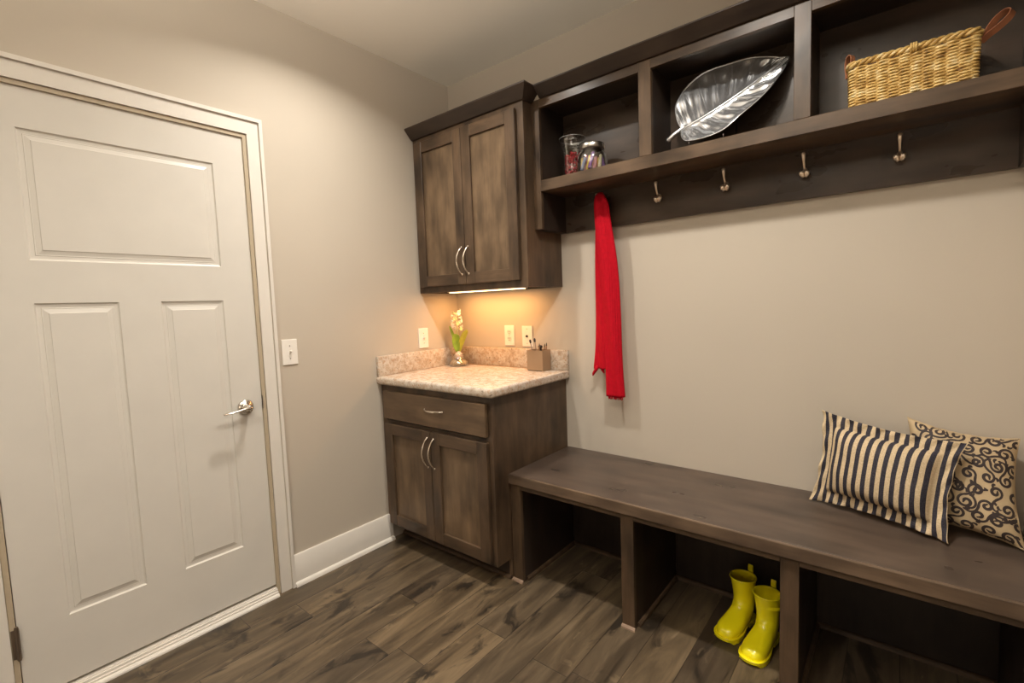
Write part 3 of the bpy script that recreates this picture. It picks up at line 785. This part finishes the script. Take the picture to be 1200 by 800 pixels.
def rpath(off, n):
    """closed rounded rectangle path; returns list of (pos2d, normal2d, arc)"""
    x0_, x1_, y0_, y1_ = bx0-off, bx1+off, by0-off, by1+off; r = cr+off; L = []
    segs = [((x0_+r, y0_), (x1_-r, y0_), (0, -1)), ((x1_, y0_+r), (x1_, y1_-r), (1, 0)), ((x1_-r, y1_), (x0_+r, y1_), (0, 1)), ((x0_, y1_-r), (x0_, y0_+r), (-1, 0))]
    cs = [(x1_-r, y0_+r, -90), (x1_-r, y1_-r, 0), (x0_+r, y1_-r, 90), (x0_+r, y0_+r, 180)]
    tot = 2*((x1_-x0_-2*r)+(y1_-y0_-2*r))+2*pi*r; step = tot/n; out = []; s = 0
    pieces = []
    for (a, b_, nn), (ccx, ccy, a0) in zip(segs, cs):
        la = math.dist(a, b_); pieces.append(('l', la, a, b_, nn)); pieces.append(('c', pi*r/2, ccx, ccy, a0))
    for i in range(n):
        d = i*step
        for p in pieces:
            if d <= p[1]+1e-9: break
            d -= p[1]
        if p[0] == 'l':
            f = d/p[1]; out.append(((p[2][0]+(p[3][0]-p[2][0])*f, p[2][1]+(p[3][1]-p[2][1])*f), p[4], i*step))
        else:
            ang = radians(p[4]+90*d/p[1]); out.append(((p[2]+r*cos(ang), p[3]+r*sin(ang)), (cos(ang), sin(ang)), i*step))
    return out, tot
P_, TOT = rpath(0, 264)
NST = 32           # stakes around (even)
bm = bmesh.new(); nrow = 27
for r in range(nrow):
    z = bz0+.006+(bz1-bz0-.018)*r/(nrow-1); pts = []
    for (p, nn, s) in P_:
        w_ = sin(2*pi*s/TOT*NST/2 + (pi if r % 2 else 0))
        bulge = .0044*w_
        flare = .003*(r/(nrow-1))
        pts.append((p[0]+nn[0]*(bulge+flare), p[1]+nn[1]*(bulge+flare), z+.0006*sin(s*90+r)))
    pts.append(pts[0]); tube(bm, pts, .0037, 6, cap=False)
obj('woven_wall', bm, M_WICK, t, smooth=True)
for k in range(NST):
    s = (k)*TOT/NST; i = int(round(s/TOT*len(P_))) % len(P_); p, nn, _ = P_[i]
    obj('stake', tube(bmesh.new(), [(p[0], p[1], bz0), (p[0]+nn[0]*.003, p[1]+nn[1]*.003, bz1-.006)], .0030, 6), M_WICK, t, smooth=True)
obj('basket_base', B(bx0+.003, bx1-.003, by0+.003, by1-.003, RT+.0008, RT+.008), M_WICK, t)
bm = bmesh.new()
for k in range(3):
    pts = []
    for (p, nn, s) in P_:
        a = 2*pi*s/TOT*15+2*pi*k/3
        pts.append((p[0]+nn[0]*(.004+.0065*cos(a)), p[1]+nn[1]*(.004+.0065*cos(a)), bz1+.003+.0060*sin(a)))
    pts.append(pts[0]); tube(bm, pts, (.0052), 7, cap=False)
obj('braided_rim', bm, M_WICK, t, smooth=True)
bm = bmesh.new()
for dx in (-.006, 0, .006):
    tube(bm, [(2.257+dx+.0115*0, -.207+.014*cos(a), bz1+.003+.013*sin(a)) for a in [2*pi*q/16 for q in range(17)]], .0032, 6)
obj('rim_wrap', bm, M_WICK, t, smooth=True)
M_LEATH = simple('tan_leather', (.42, .17, .085), .42, var=.15, vs=30, bmp=.2, bs=300)
def strap(pts, w, th, side):
    bm = bmesh.new(); pts = [Vector(p) for p in pts]; side = Vector(side).normalized(); rows = []
    for i, p in enumerate(pts):
        tt = (pts[min(i+1, len(pts)-1)]-pts[max(i-1, 0)]).normalized(); s = side - tt*side.dot(tt); s.normalize(); n_ = tt.cross(s)
        rows.append([p+s*w/2+n_*th/2, p-s*w/2+n_*th/2, p-s*w/2-n_*th/2, p+s*w/2-n_*th/2])
    loft(bm, rows); bmesh.ops.bevel(bm, geom=[e_ for e_ in bm.edges if e_.calc_face_angle(0) > 1.2], offset=th*.25, segments=1, affect='EDGES'); return bm
def crom(pl, m=6):
    pl = [Vector(p) for p in pl]; out = []
    g = lambda j: pl[max(0, min(len(pl)-1, j))]
    for k in range(len(pl)-1):
        for q in range(m):
            f = q/m; p0, p1, p2, p3 = g(k-1), g(k), g(k+1), g(k+2)
            out.append(.5*((2*p1)+(-p0+p2)*f+(2*p0-5*p1+4*p2-p3)*f*f+(-p0+3*p1-3*p2+p3)*f**3))
    out.append(pl[-1]); return out
def loop_handle(root, axis, side, length, half, w):
    a = Vector(axis).normalized(); sd = Vector(side); sd = (sd - a*sd.dot(a)).normalized(); b_ = sd.cross(a); root = Vector(root)
    P = [(0, -.10), (.18, -.25), (.45, -.75), (.72, -1), (.93, -.72), (1, 0), (.93, .72), (.72, 1), (.45, .75), (.18, .25), (0, .10)]
    return strap(crom([root+a*(p*length)+b_*(q*half) for p, q in P]), w, .003, sd)
auto_smooth(obj('handle', loop_handle((2.411, -.150, 2.040), (.66, -.05, .72), (.62, .62, -.45), .088, .023, .019), M_LEATH, t), 50)
auto_smooth(obj('handle', loop_handle((2.0865, -.150, 2.034), (.10, 0, 1), (.55, .80, 0), .074, .010, .018), M_LEATH, t), 50)
for x_, s_ in ((2.4075, 1), (2.0905, -1)):
    obj('leather_patch', B(min(x_, x_+s_*.003), max(x_, x_+s_*.003), -.162, -.138, 2.008, 2.046, bev=.001), M_LEATH, t)

# ------------------------------------------------------------------ red scarf
def knit(name, c):
    m, nt, b = new_mat(name)
    v = coord(nt); f = noise(nt, v, 60, 3)
    nt.links.new(ramp(nt, f, [(.3, tuple(x*.85 for x in c)), (.7, c)]), b.inputs['Base Color'])
    b.inputs['Roughness'].default_value = .85; b.inputs['Specular IOR Level'].default_value = .15
    bump(nt, b, noise(nt, coord(nt, (1, 1, 2.5)), 220, 2), .2, .002)
    return m
M_SCARF = knit('red_knit', (.50, .004, .016))
def scarf_strip(stations, ribs, nu=60, nv=70, ylay=0.0, jag=0.0):
    """stations: (z, xl, xr, y)"""
    bm = bmesh.new(); st = stations; rows = []
    for j in range(nv+1):
        f = j/nv*(len(st)-1); k = min(int(f), len(st)-2); q = f-k
        g = lambda i: st[max(0, min(len(st)-1, i))]
        z, xl, xr, y = [ (.5*((2*g(k)[m])+(-g(k-1)[m]+g(k+1)[m])*q+(2*g(k-1)[m]-5*g(k)[m]+4*g(k+1)[m]-g(k+2)[m])*q*q+(-g(k-1)[m]+3*g(k)[m]-3*g(k+1)[m]+g(k+2)[m])*q**3)) for m in range(4)]
        row = []
        for i in range(nu+1):
            u = i/nu; dd = .0048*abs(sin(pi*ribs*u))**.8 + .006*sin(u*pi*2.3+z*3)*min(1, j/20)+.004*sin(5*u+z*9)
            edge = -.010*(abs(u-.5)*2)**4
            zz = z + (jag*abs(math.modf(u*ribs/2)[0]-.5)*(1 if j == nv else 0))
            row.append(bm.verts.new((xl+(xr-xl)*u, y+ylay-dd-edge*1, zz)))
        rows.append(row)
    for a, b_ in zip(rows, rows[1:]):
        for k in range(nu): bm.faces.new((a[k], a[k+1], b_[k+1], b_[k]))
    return bm
def add_fringe(bm, x0_, x1_, z, y, n, l):
    for i in range(n):
        x = x0_+(x1_-x0_)*(i+.5)/n; tube(bm, [(x, y, z+.006), (x+random.uniform(-.003, .003), y, z-l*.5), (x+random.uniform(-.006, .006), y+.002, z-l)], [.0028, .0024, .0012], 6)
t = thing('scarf', 'bright red ribbed knit scarf hanging from the leftmost coat hook', 'scarf', (1.11, -.08, 1.82))
bmF = scarf_strip([(1.836, 1.080, 1.100, -.064), (1.829, 1.078, 1.108, -.079), (1.812, 1.074, 1.124, -.090), (1.775, 1.071, 1.143, -.094), (1.70, 1.074, 1.152, -.092), (1.50, 1.088, 1.176, -.088), (1.25, 1.102, 1.186, -.084), (1.0, 1.113, 1.194, -.082), (.842, 1.116, 1.203, -.082)], 11, jag=-.006)
o = obj('front_end', bmF, M_SCARF, t, smooth=True); md = o.modifiers.new('s', 'SOLIDIFY'); md.thickness = .006; md.offset = 1
bmK = scarf_strip([(1.815, 1.070, 1.110, -.066), (1.775, 1.064, 1.125, -.062), (1.60, 1.054, 1.125, -.056), (1.35, 1.046, 1.125, -.054), (1.10, 1.041, 1.120, -.054), (.975, 1.030, 1.112, -.054)], 8, jag=-.012)
o = obj('back_end', bmK, M_SCARF, t, smooth=True); md = o.modifiers.new('s', 'SOLIDIFY'); md.thickness = .006; md.offset = 1
bm = bmesh.new(); add_fringe(bm, 1.120, 1.200, .836, -.083, 14, .010)
obj('fringe', bm, M_SCARF, t, smooth=True)
bm = bmesh.new()
tube(bm, [(1.052, -.054, .985), (1.040, -.055, .965), (1.026, -.056, .945), (1.021, -.056, .932)], [.010, .009, .007, .002], 8)
tube(bm, [(1.075, -.054, .985), (1.078, -.055, .965), (1.088, -.056, .950)], [.010, .008, .003], 8)
tube(bm, [(1.100, -.054, .985), (1.104, -.055, .965), (1.106, -.056, .948)], [.008, .006, .002], 8)
obj('fringe', bm, M_SCARF, t, smooth=True)

# ------------------------------------------------------------------ cushions
def fabric_stripe():
    m, nt, b = new_mat('striped_ticking')
    tc = nt.nodes.new('ShaderNodeUVMap'); sp = nt.nodes.new('ShaderNodeSeparateXYZ'); nt.links.new(tc.outputs[0], sp.inputs[0])
    nz = noise(nt, tc.outputs[0], 3, 2)
    u = math_(nt, 'ADD', sp.outputs[0], math_(nt, 'MULTIPLY', nz, .012))
    f = math_(nt, 'FRACT', math_(nt, 'MULTIPLY', u, 15.0))
    s = math_(nt, 'GREATER_THAN', f, .50)
    fib = noise(nt, coord(nt), 260, 2)
    c1 = ramp(nt, fib, [(.3, (.50, .385, .235)), (.7, (.66, .53, .35))]); c2 = ramp(nt, fib, [(.3, (.018, .017, .026)), (.7, (.048, .044, .058))])
    nt.links.new(mix(nt, c1, c2, s), b.inputs['Base Color']); b.inputs['Roughness'].default_value = .75
    b.inputs['Specular IOR Level'].default_value = .25
    bump(nt, b, fib, .25, .001); return m
M_STRIPE = fabric_stripe()
M_GOLD = simple('gold_cushion_fabric', (.50, .38, .23), .7, var=.12, vs=25, bmp=.25, bs=280, spec=.25)
M_SCROLL = simple('dark_scroll_print', (.030, .018, .016), .65, var=.2, vs=60)

class Cushion:
    """corner points TL,TR,BR,BL; flange inset; bulge"""
    def __init__(s, TL, TR, BR, BL, thick, inset, sag=0, seed=0, bk=.6):
        s.c = [Vector(p) for p in (TL, TR, BR, BL)]; s.th = thick; s.ins = inset; s.seed = seed; s.sag = sag; s.bk = bk
        e1 = (s.c[1]-s.c[0])+(s.c[2]-s.c[3]); e2 = (s.c[0]-s.c[3])+(s.c[1]-s.c[2]); s.n = e1.cross(e2).normalized()
        if s.n.y > 0: s.n = -s.n
    def base(s, u, v):   # v 0 bottom .. 1 top
        # pinch edges inward between corners
        p = (s.c[3].lerp(s.c[2], u)).lerp(s.c[0].lerp(s.c[1], u), v)
        k = s.sag
        cu = (u-.5)*2; cv = (v-.5)*2
        du = -(cu)*k*(1-cv*cv)*abs(cu)**2; dv = -(cv)*k*(1-cu*cu)*abs(cv)**2
        ex = (s.c[2]-s.c[3]); ey = (s.c[0]-s.c[3])
        return p + ex*du*.5 + ey*dv*.5
    def h(s, u, v):
        iu = (u-s.ins[0])/(1-2*s.ins[0]); iv = (v-s.ins[1])/(1-2*s.ins[1])
        if iu <= 0 or iu >= 1 or iv <= 0 or iv >= 1: return 0
        a = (1-abs(2*iu-1)**2.6); b_ = (1-abs(2*iv-1)**2.6)
        q = max(0, a*b_)**.42
        wr = .0035*sin(9*iu+14*iv+s.seed)*q + .0025*sin(23*iu-9*iv+s.seed*2)*(1-q)
        return s.th*q + wr*4*q*(1-q)
    def flr(s, u, v):
        e = min(u/s.ins[0], (1-u)/s.ins[0], v/s.ins[1], (1-v)/s.ins[1]) if s.ins[0] > .01 else 1
        e = max(0, min(1, e)); return (1-e)*(.006*sin(31*u+17*v+s.seed)+.005*sin(53*u-29*v))
    def front(s, u, v, off=0): return s.base(u, v)+s.n*(s.h(u, v)+s.flr(u, v)+off)
    def back(s, u, v): return s.base(u, v)+s.n*(-s.h(u, v)*s.bk+s.flr(u, v)-.003)
    def mesh(s, n=72):
        bm = bmesh.new(); uvl = bm.loops.layers.uv.new('UVMap'); UV = {}
        F = [[bm.verts.new(s.front(i/n, j/n)) for i in range(n+1)] for j in range(n+1)]
        K = [[bm.verts.new(s.back(i/n, j/n)) for i in range(n+1)] for j in range(n+1)]
        for j in range(n+1):
            for i in range(n+1): UV[F[j][i]] = UV[K[j][i]] = (i/n, j/n)
        for j in range(n):
            for i in range(n):
                bm.faces.new((F[j][i], F[j][i+1], F[j+1][i+1], F[j+1][i])); bm.faces.new((K[j][i], K[j+1][i], K[j+1][i+1], K[j][i+1]))
        for i in range(n):
            bm.faces.new((F[0][i], K[0][i], K[0][i+1], F[0][i+1])); bm.faces.new((F[n][i+1], K[n][i+1], K[n][i], F[n][i]))
            bm.faces.new((F[i+1][0], K[i+1][0], K[i][0], F[i][0])); bm.faces.new((F[i][n], K[i][n], K[i+1][n], F[i+1][n]))
        for f in bm.faces:
            for l in f.loops: l[uvl].uv = UV[l.vert]
        return bm
zc_ = BH+.004
st = Cushion((2.016, -.062, .868), (2.413, -.160, .824), (2.372, -.262, zc_+.004), (1.985, -.110, zc_+.002), .066, (.115, .145), sag=.10, seed=1.3, bk=.30)
o = obj('striped_cushion', st.mesh(), M_STRIPE, None, smooth=True)
tag(o, 'black and cream striped cushion with a flat flange, leaning on the scroll cushion', 'cushion')
pt = Cushion((2.268, -.042, .868), (2.545, -.045, .832), (2.548, -.185, zc_), (2.262, -.115, zc_), .052, (.012, .012), sag=.12, seed=4.1)
bm = pt.mesh(60)
for f in bm.faces: f.material_index = 0
# scroll print as thin ribbons lying on the cloth
def ribbon(bm, pts, w):
    W = .30; H = .345; n = len(pts); L = []
    for i, (u, v) in enumerate(pts):
        a = pts[max(i-1, 0)]; b_ = pts[min(i+1, n-1)]
        tx, ty = (b_[0]-a[0])*W, (b_[1]-a[1])*H; l = math.hypot(tx, ty) or 1; nx, ny = -ty/l, tx/l
        L.append(((u+nx*w[i]/W, v+ny*w[i]/H), (u-nx*w[i]/W, v-ny*w[i]/H)))
    prev = None
    for a, b_ in L:
        a = (min(.995, max(.005, a[0])), min(.995, max(.005, a[1]))); b_ = (min(.995, max(.005, b_[0])), min(.995, max(.005, b_[1])))
        va = bm.verts.new(pt.front(*a, .0008)); vb = bm.verts.new(pt.front(*b_, .0008))
        if prev:
            f = bm.faces.new((prev[0], va, vb, prev[1])); f.material_index = 1
        prev = (va, vb)
def spiral(cx_, cy_, r, a0, turns, hand, tail=1.0):
    pts = []; w = []; n = 34
    for i in range(n+1):
        s = i/n; a = a0+hand*turns*2*pi*(1-s); rr = r*(.13+.87*s**1.0)
        pts.append((cx_+rr*cos(a)/.30, cy_+rr*sin(a)/.345)); w.append(.0042 if i < 3 else .0021+.0010*sin(pi*s))
    # tail sweeping away from the spiral and curling the other way
    a = a0; ex, ey = cx_+r*cos(a)/.30, cy_+r*sin(a)/.345; dirx, diry = -sin(a)*hand*-1, cos(a)*hand*-1
    px_, py_ = ex*.30, ey*.345; ang = math.atan2(diry, dirx)
    for i in range(1, 17):
        s = i/16; ang += hand*(.06+.34*s*s)*tail; px_ += cos(ang)*r*.20*tail; py_ += sin(ang)*r*.20*tail
        pts.append((px_/.30, py_/.345)); w.append(.0026*(1-s*.25) if i < 15 else .0042)
    return pts, w
rn = random.Random(11)
for jy in range(8):
    for ix in range(6):
        u = (ix+.35+(.5 if jy % 2 else 0))/6; v = (jy+.5)/8
        if u > 1.0: continue
        u += rn.uniform(-.012, .012); v += rn.uniform(-.010, .010)
        p_, w_ = spiral(u, v, .0195+rn.uniform(-.0015, .0025), (ix*1.3+jy*2.1) % (2*pi), 1.30, 1 if (ix+jy) % 2 else -1)
        ribbon(bm, p_, [x*1.45 for x in w_])
        a = rn.uniform(0, 6.28); ux, vy = u+.08*cos(a), v+.062*sin(a)
        pp = [(ux+.030*cos(a+q*.45)*q/5, vy+.028*sin(a+q*.45)*q/5) for q in range(7)]
        ribbon(bm, pp, [.0012, .0030, .0042, .0046, .0036, .0024, .0008])
o = obj('scroll_cushion', bm, [M_GOLD, M_SCROLL], None, smooth=True)
tag(o, 'gold cushion printed with dark scrolls at the right end of the bench', 'cushion')

# ------------------------------------------------------------------ yellow rain boots
M_BOOT = simple('yellow_rubber', (.98, .86, .010), .22, var=.03, coat=.5)
M_BIN = simple('boot_lining', (.62, .42, .01), .6)
def boot(loc, rz, label, strapped):
    t = thing('rain_boot', label, 'boot', loc, rz, 'pair of yellow rain boots')
    # local frame: heel at y=0, toe towards +y
    R = [  # cy, cz, half width, half length, tilt
        (.050, .196, .048, .054, 2), (.050, .192, .0475, .0535, 2), (.049, .165, .0445, .050, 0), (.048, .135, .0415, .046, 0), (.049, .108, .0395, .044, 4),
        (.052, .088, .039, .0465, 14), (.058, .070, .039, .052, 28), (.068, .056, .0385, .055, 43), (.084, .047, .038, .050, 58), (.106, .042, .040, .043, 72),
        (.135, .036, .0435, .0345, 82), (.165, .0325, .0455, .0290, 88), (.192, .0305, .0440, .0255, 92), (.212, .0285, .0375, .0215, 96), (.226, .0265, .0260, .0165, 100), (.232, .0255, .010, .008, 100)]
    n = 32; rings = []
    for cy_, cz_, hw, hl, tl in R:
        if cy_ > .06: cy_ = .06+(cy_-.06)*.92
        if tl <= 5: cy_ += .010*(cz_-.08)/.12; hl *= .94
        hw *= .96; a_ = radians(tl); d = Vector((0, cos(a_), sin(a_))); ring = []
        for k in range(n):
            f = 2*pi*k/n; sx = cos(f); sy = sin(f)
            # squarer section in the foot
            e = .86 if tl > 50 else 1; sx = math.copysign(abs(sx)**e, sx); sy = math.copysign(abs(sy)**e, sy)
            p = Vector((hw*sx, cy_, cz_))+d*hl*sy; p.z = max(p.z, .013); ring.append(p)
        rings.append(ring)
    M = Matrix.Translation(loc) @ Matrix.Rotation(rz, 4, 'Z')
    T = lambda q: [[M @ Vector(p) for p in r] for r in q]
    bm = bmesh.new(); loft(bm, T(rings), cap0=False)
    o = obj('boot_upper', bm, M_BOOT, t, smooth=True)
    md = o.modifiers.new('s', 'SOLIDIFY'); md.thickness = .0028; md.offset = -1
    ms = o.modifiers.new('ss', 'SUBSURF'); ms.levels = 1; ms.render_levels = 1
    # lining
    bm = bmesh.new(); loft(bm, T([[Vector((p.x*.93, (p.y-.05)*.93+.05, p.z-.004)) for p in r] for r in rings[:5]]), cap0=False)
    obj('lining', bm, M_BIN, t, smooth=True)
    # top band
    pts = [M @ Vector((.0463*cos(a), .0597+.0510*sin(a), .1955+.0019*sin(a))) for a in [2*pi*k/36 for k in range(37)]]
    obj('top_band', tube(bmesh.new(), pts, (.0032), 8), M_BOOT, t, smooth=True)
    # sole
    OUT = [(.0, -.004), (.018, -.002), (.030, .010), (.034, .030), (.033, .060), (.034, .085), (.040, .115), (.0475, .150), (.050, .180), (.047, .207), (.036, .229), (.019, .240), (0, .243)]
    OUT = [(x*.93, y if y < .06 else .06+(y-.06)*.925) for x, y in OUT]
    OUT = [(max(0, v_.x), v_.y) for v_ in crom([(x, y, 0) for x, y in OUT], 4)]
    outl = [(x, y) for x, y in OUT] + [(-x, y) for x, y in OUT[::-1][1:-1]]
    def ext(z0_, z1_, sel=None, s=1.0):
        ol = [(x*s, (y-.12)*s+.12) for x, y in outl]
        if sel: ol = [(x, min(max(y, sel[0]), sel[1])) for x, y in ol]
        b_ = bmesh.new(); loft(b_, T([[(x, y, z0_) for x, y in ol], [(x, y, z1_) for x, y in ol]])); return b_
    sole = obj('sole', ext(.010, .0185), M_BOOT, t)
    bm = bmesh.new()
    ol = outl
    def block(y0_, y1_):
        w0 = max(x for x, y in [(sx_at(y0_), 0), (sx_at(y1_), 0)]); loft(bm, T([[(-sx_at(y0_), y0_, .0005), (sx_at(y0_), y0_, .0005), (sx_at(y1_), y1_, .0005), (-sx_at(y1_), y1_, .0005)],
             [(-sx_at(y0_), y0_, .0105), (sx_at(y0_), y0_, .0105), (sx_at(y1_), y1_, .0105), (-sx_at(y1_), y1_, .0105)]]))
    def sx_at(y):
        for (a, b_), (c, d) in zip(OUT, OUT[1:]):
            if b_ <= y <= d: return a+(c-a)*(y-b_)/(d-b_)*1.0
        return .005
    yy = .0
    for a_, b_ in [(.000, .016), (.021, .037), (.042, .068), (.108, .121), (.126, .139), (.144, .157), (.162, .175), (.180, .193), (.198, .209)]: block(a_, b_)
    obj('tread', bm, M_BOOT, sole)
    # foxing line around the foot
    pts = [M @ Vector((x*1.0, (y-.12)*1.0+.12, .0195)) for x, y in outl+[outl[0]]]
    obj('welt', tube(bmesh.new(), pts, .0026, 6), M_BOOT, sole, smooth=True)
    # pull tab at the back
    tab = strap([M @ Vector(p) for p in [(0, -.0065, .160), (0, -.0060, .190), (0, -.0055, .214), (0, -.003, .220), (0, .0, .214), (0, .0008, .196)]], .017, .0028, M.to_3x3() @ Vector((1, 0, 0)))
    obj('pull_tab', tab, M_BOOT, t)
    if strapped:
        sd = strap(crom([M @ Vector(p) for p in [(.0, .099, .160), (-.025, .093, .160), (-.0455, .070, .158), (-.050, .050, .156), (-.052, .035, .152), (-.056, .028, .149), (-.060, .024, .144)]], 5), .010, .0028, (0, 0, 1))
        obj('strap', sd, M_BOOT, t)
        obj('buckle', strap([M @ Vector(p) for p in [(-.0500, .062, .182), (-.0505, .060, .160), (-.0495, .058, .140)]], .014, .003, M.to_3x3() @ Vector((0, 1, 0))), M_BOOT, t)
    return t
boot((1.788, -.160, 0), pi-radians(13), 'left yellow rubber rain boot standing in the middle bench cubby', False)
boot((1.884, -.225, 0), pi-radians(10), 'right yellow rubber rain boot with a side strap, by the bench divider', True)

# ------------------------------------------------------------------ lights
def area(name, loc, size, power, color, rot=(0, 0, 0), spread=180, shape='DISK', sy=None):
    L = bpy.data.lights.new(name, 'AREA'); L.shape = shape; L.size = size
    if sy: L.size_y = sy
    L.energy = power; L.color = color; L.spread = radians(spread)
    o = bpy.data.objects.new(name, L); o.location = loc; o.rotation_euler = rot; link(o); return o
WARM = (1, .935, .845)
for i, (x, y, p) in enumerate([(.60, -1.03, 15), (1.75, -1.03, 19.5), (1.5, -2.75, 14)]):  # first two throw the visible shadows; the rear one is added fill
    area('ceiling_lamp_and_fill', (x, y, HC-.012), .10, p, WARM, spread=142)
area('strip_glow', (.38, -.14, UZ-.006), .52, 3.1, (1, .46, .14), shape='RECTANGLE', sy=.03)
area('front_fill', (2.35, -4.0, 1.15), 1.3, 9, (1, .87, .72), rot=(radians(88), 0, radians(16)), shape='RECTANGLE', sy=1.0)  # unseen fill added behind the camera to lift the low cubbies and boots
# unseen fill light, added behind the camera to brighten the ceiling
area('ceiling_fill', (2.0, -2.5, 1.95), .9, 37, (1, .93, .83), rot=(radians(160), radians(-26), 0), spread=105, shape='RECTANGLE', sy=1.0)

w = bpy.data.worlds.new('world'); sc.world = w; w.use_nodes = True
w.node_tree.nodes['Background'].inputs[0].default_value = (.9, .8, .68, 1); w.node_tree.nodes['Background'].inputs[1].default_value = .15

# ------------------------------------------------------------------ camera
cam = bpy.data.cameras.new('camera'); co = bpy.data.objects.new('camera', cam); link(co); sc.camera = co
yaw, pit, rol = radians(39.2098), radians(-4.4181), radians(-2.1119)
fw = Vector((-sin(yaw)*cos(pit), cos(yaw)*cos(pit), sin(pit))); r = Vector((cos(yaw), sin(yaw), 0)); u = r.cross(fw)
r2 = r*cos(rol)+u*sin(rol); u2 = -r*sin(rol)+u*cos(rol)
Mx = Matrix((r2, u2, -fw)).transposed().to_4x4(); Mx.translation = Vector((2.2406, -2.1961, 1.3123))
co.matrix_world = Mx
cam.sensor_width = 36; cam.sensor_fit = 'HORIZONTAL'; cam.lens = 558.76/1200*36; cam.clip_start = .05
sc.view_settings.view_transform = 'Standard'; sc.view_settings.look = 'None'; sc.view_settings.exposure = 0; sc.view_settings.gamma = 1
sc.cycles.use_denoising = True; sc.cycles.denoising_prefilter = 'ACCURATE'; sc.cycles.denoising_input_passes = 'RGB_ALBEDO_NORMAL'
sc.cycles.use_light_tree = True
sc.cycles.max_bounces = 10; sc.cycles.diffuse_bounces = 6; sc.cycles.transmission_bounces = 10
sc.cycles.caustics_refractive = False; sc.cycles.caustics_reflective = False
sc.cycles.sample_clamp_indirect = 4
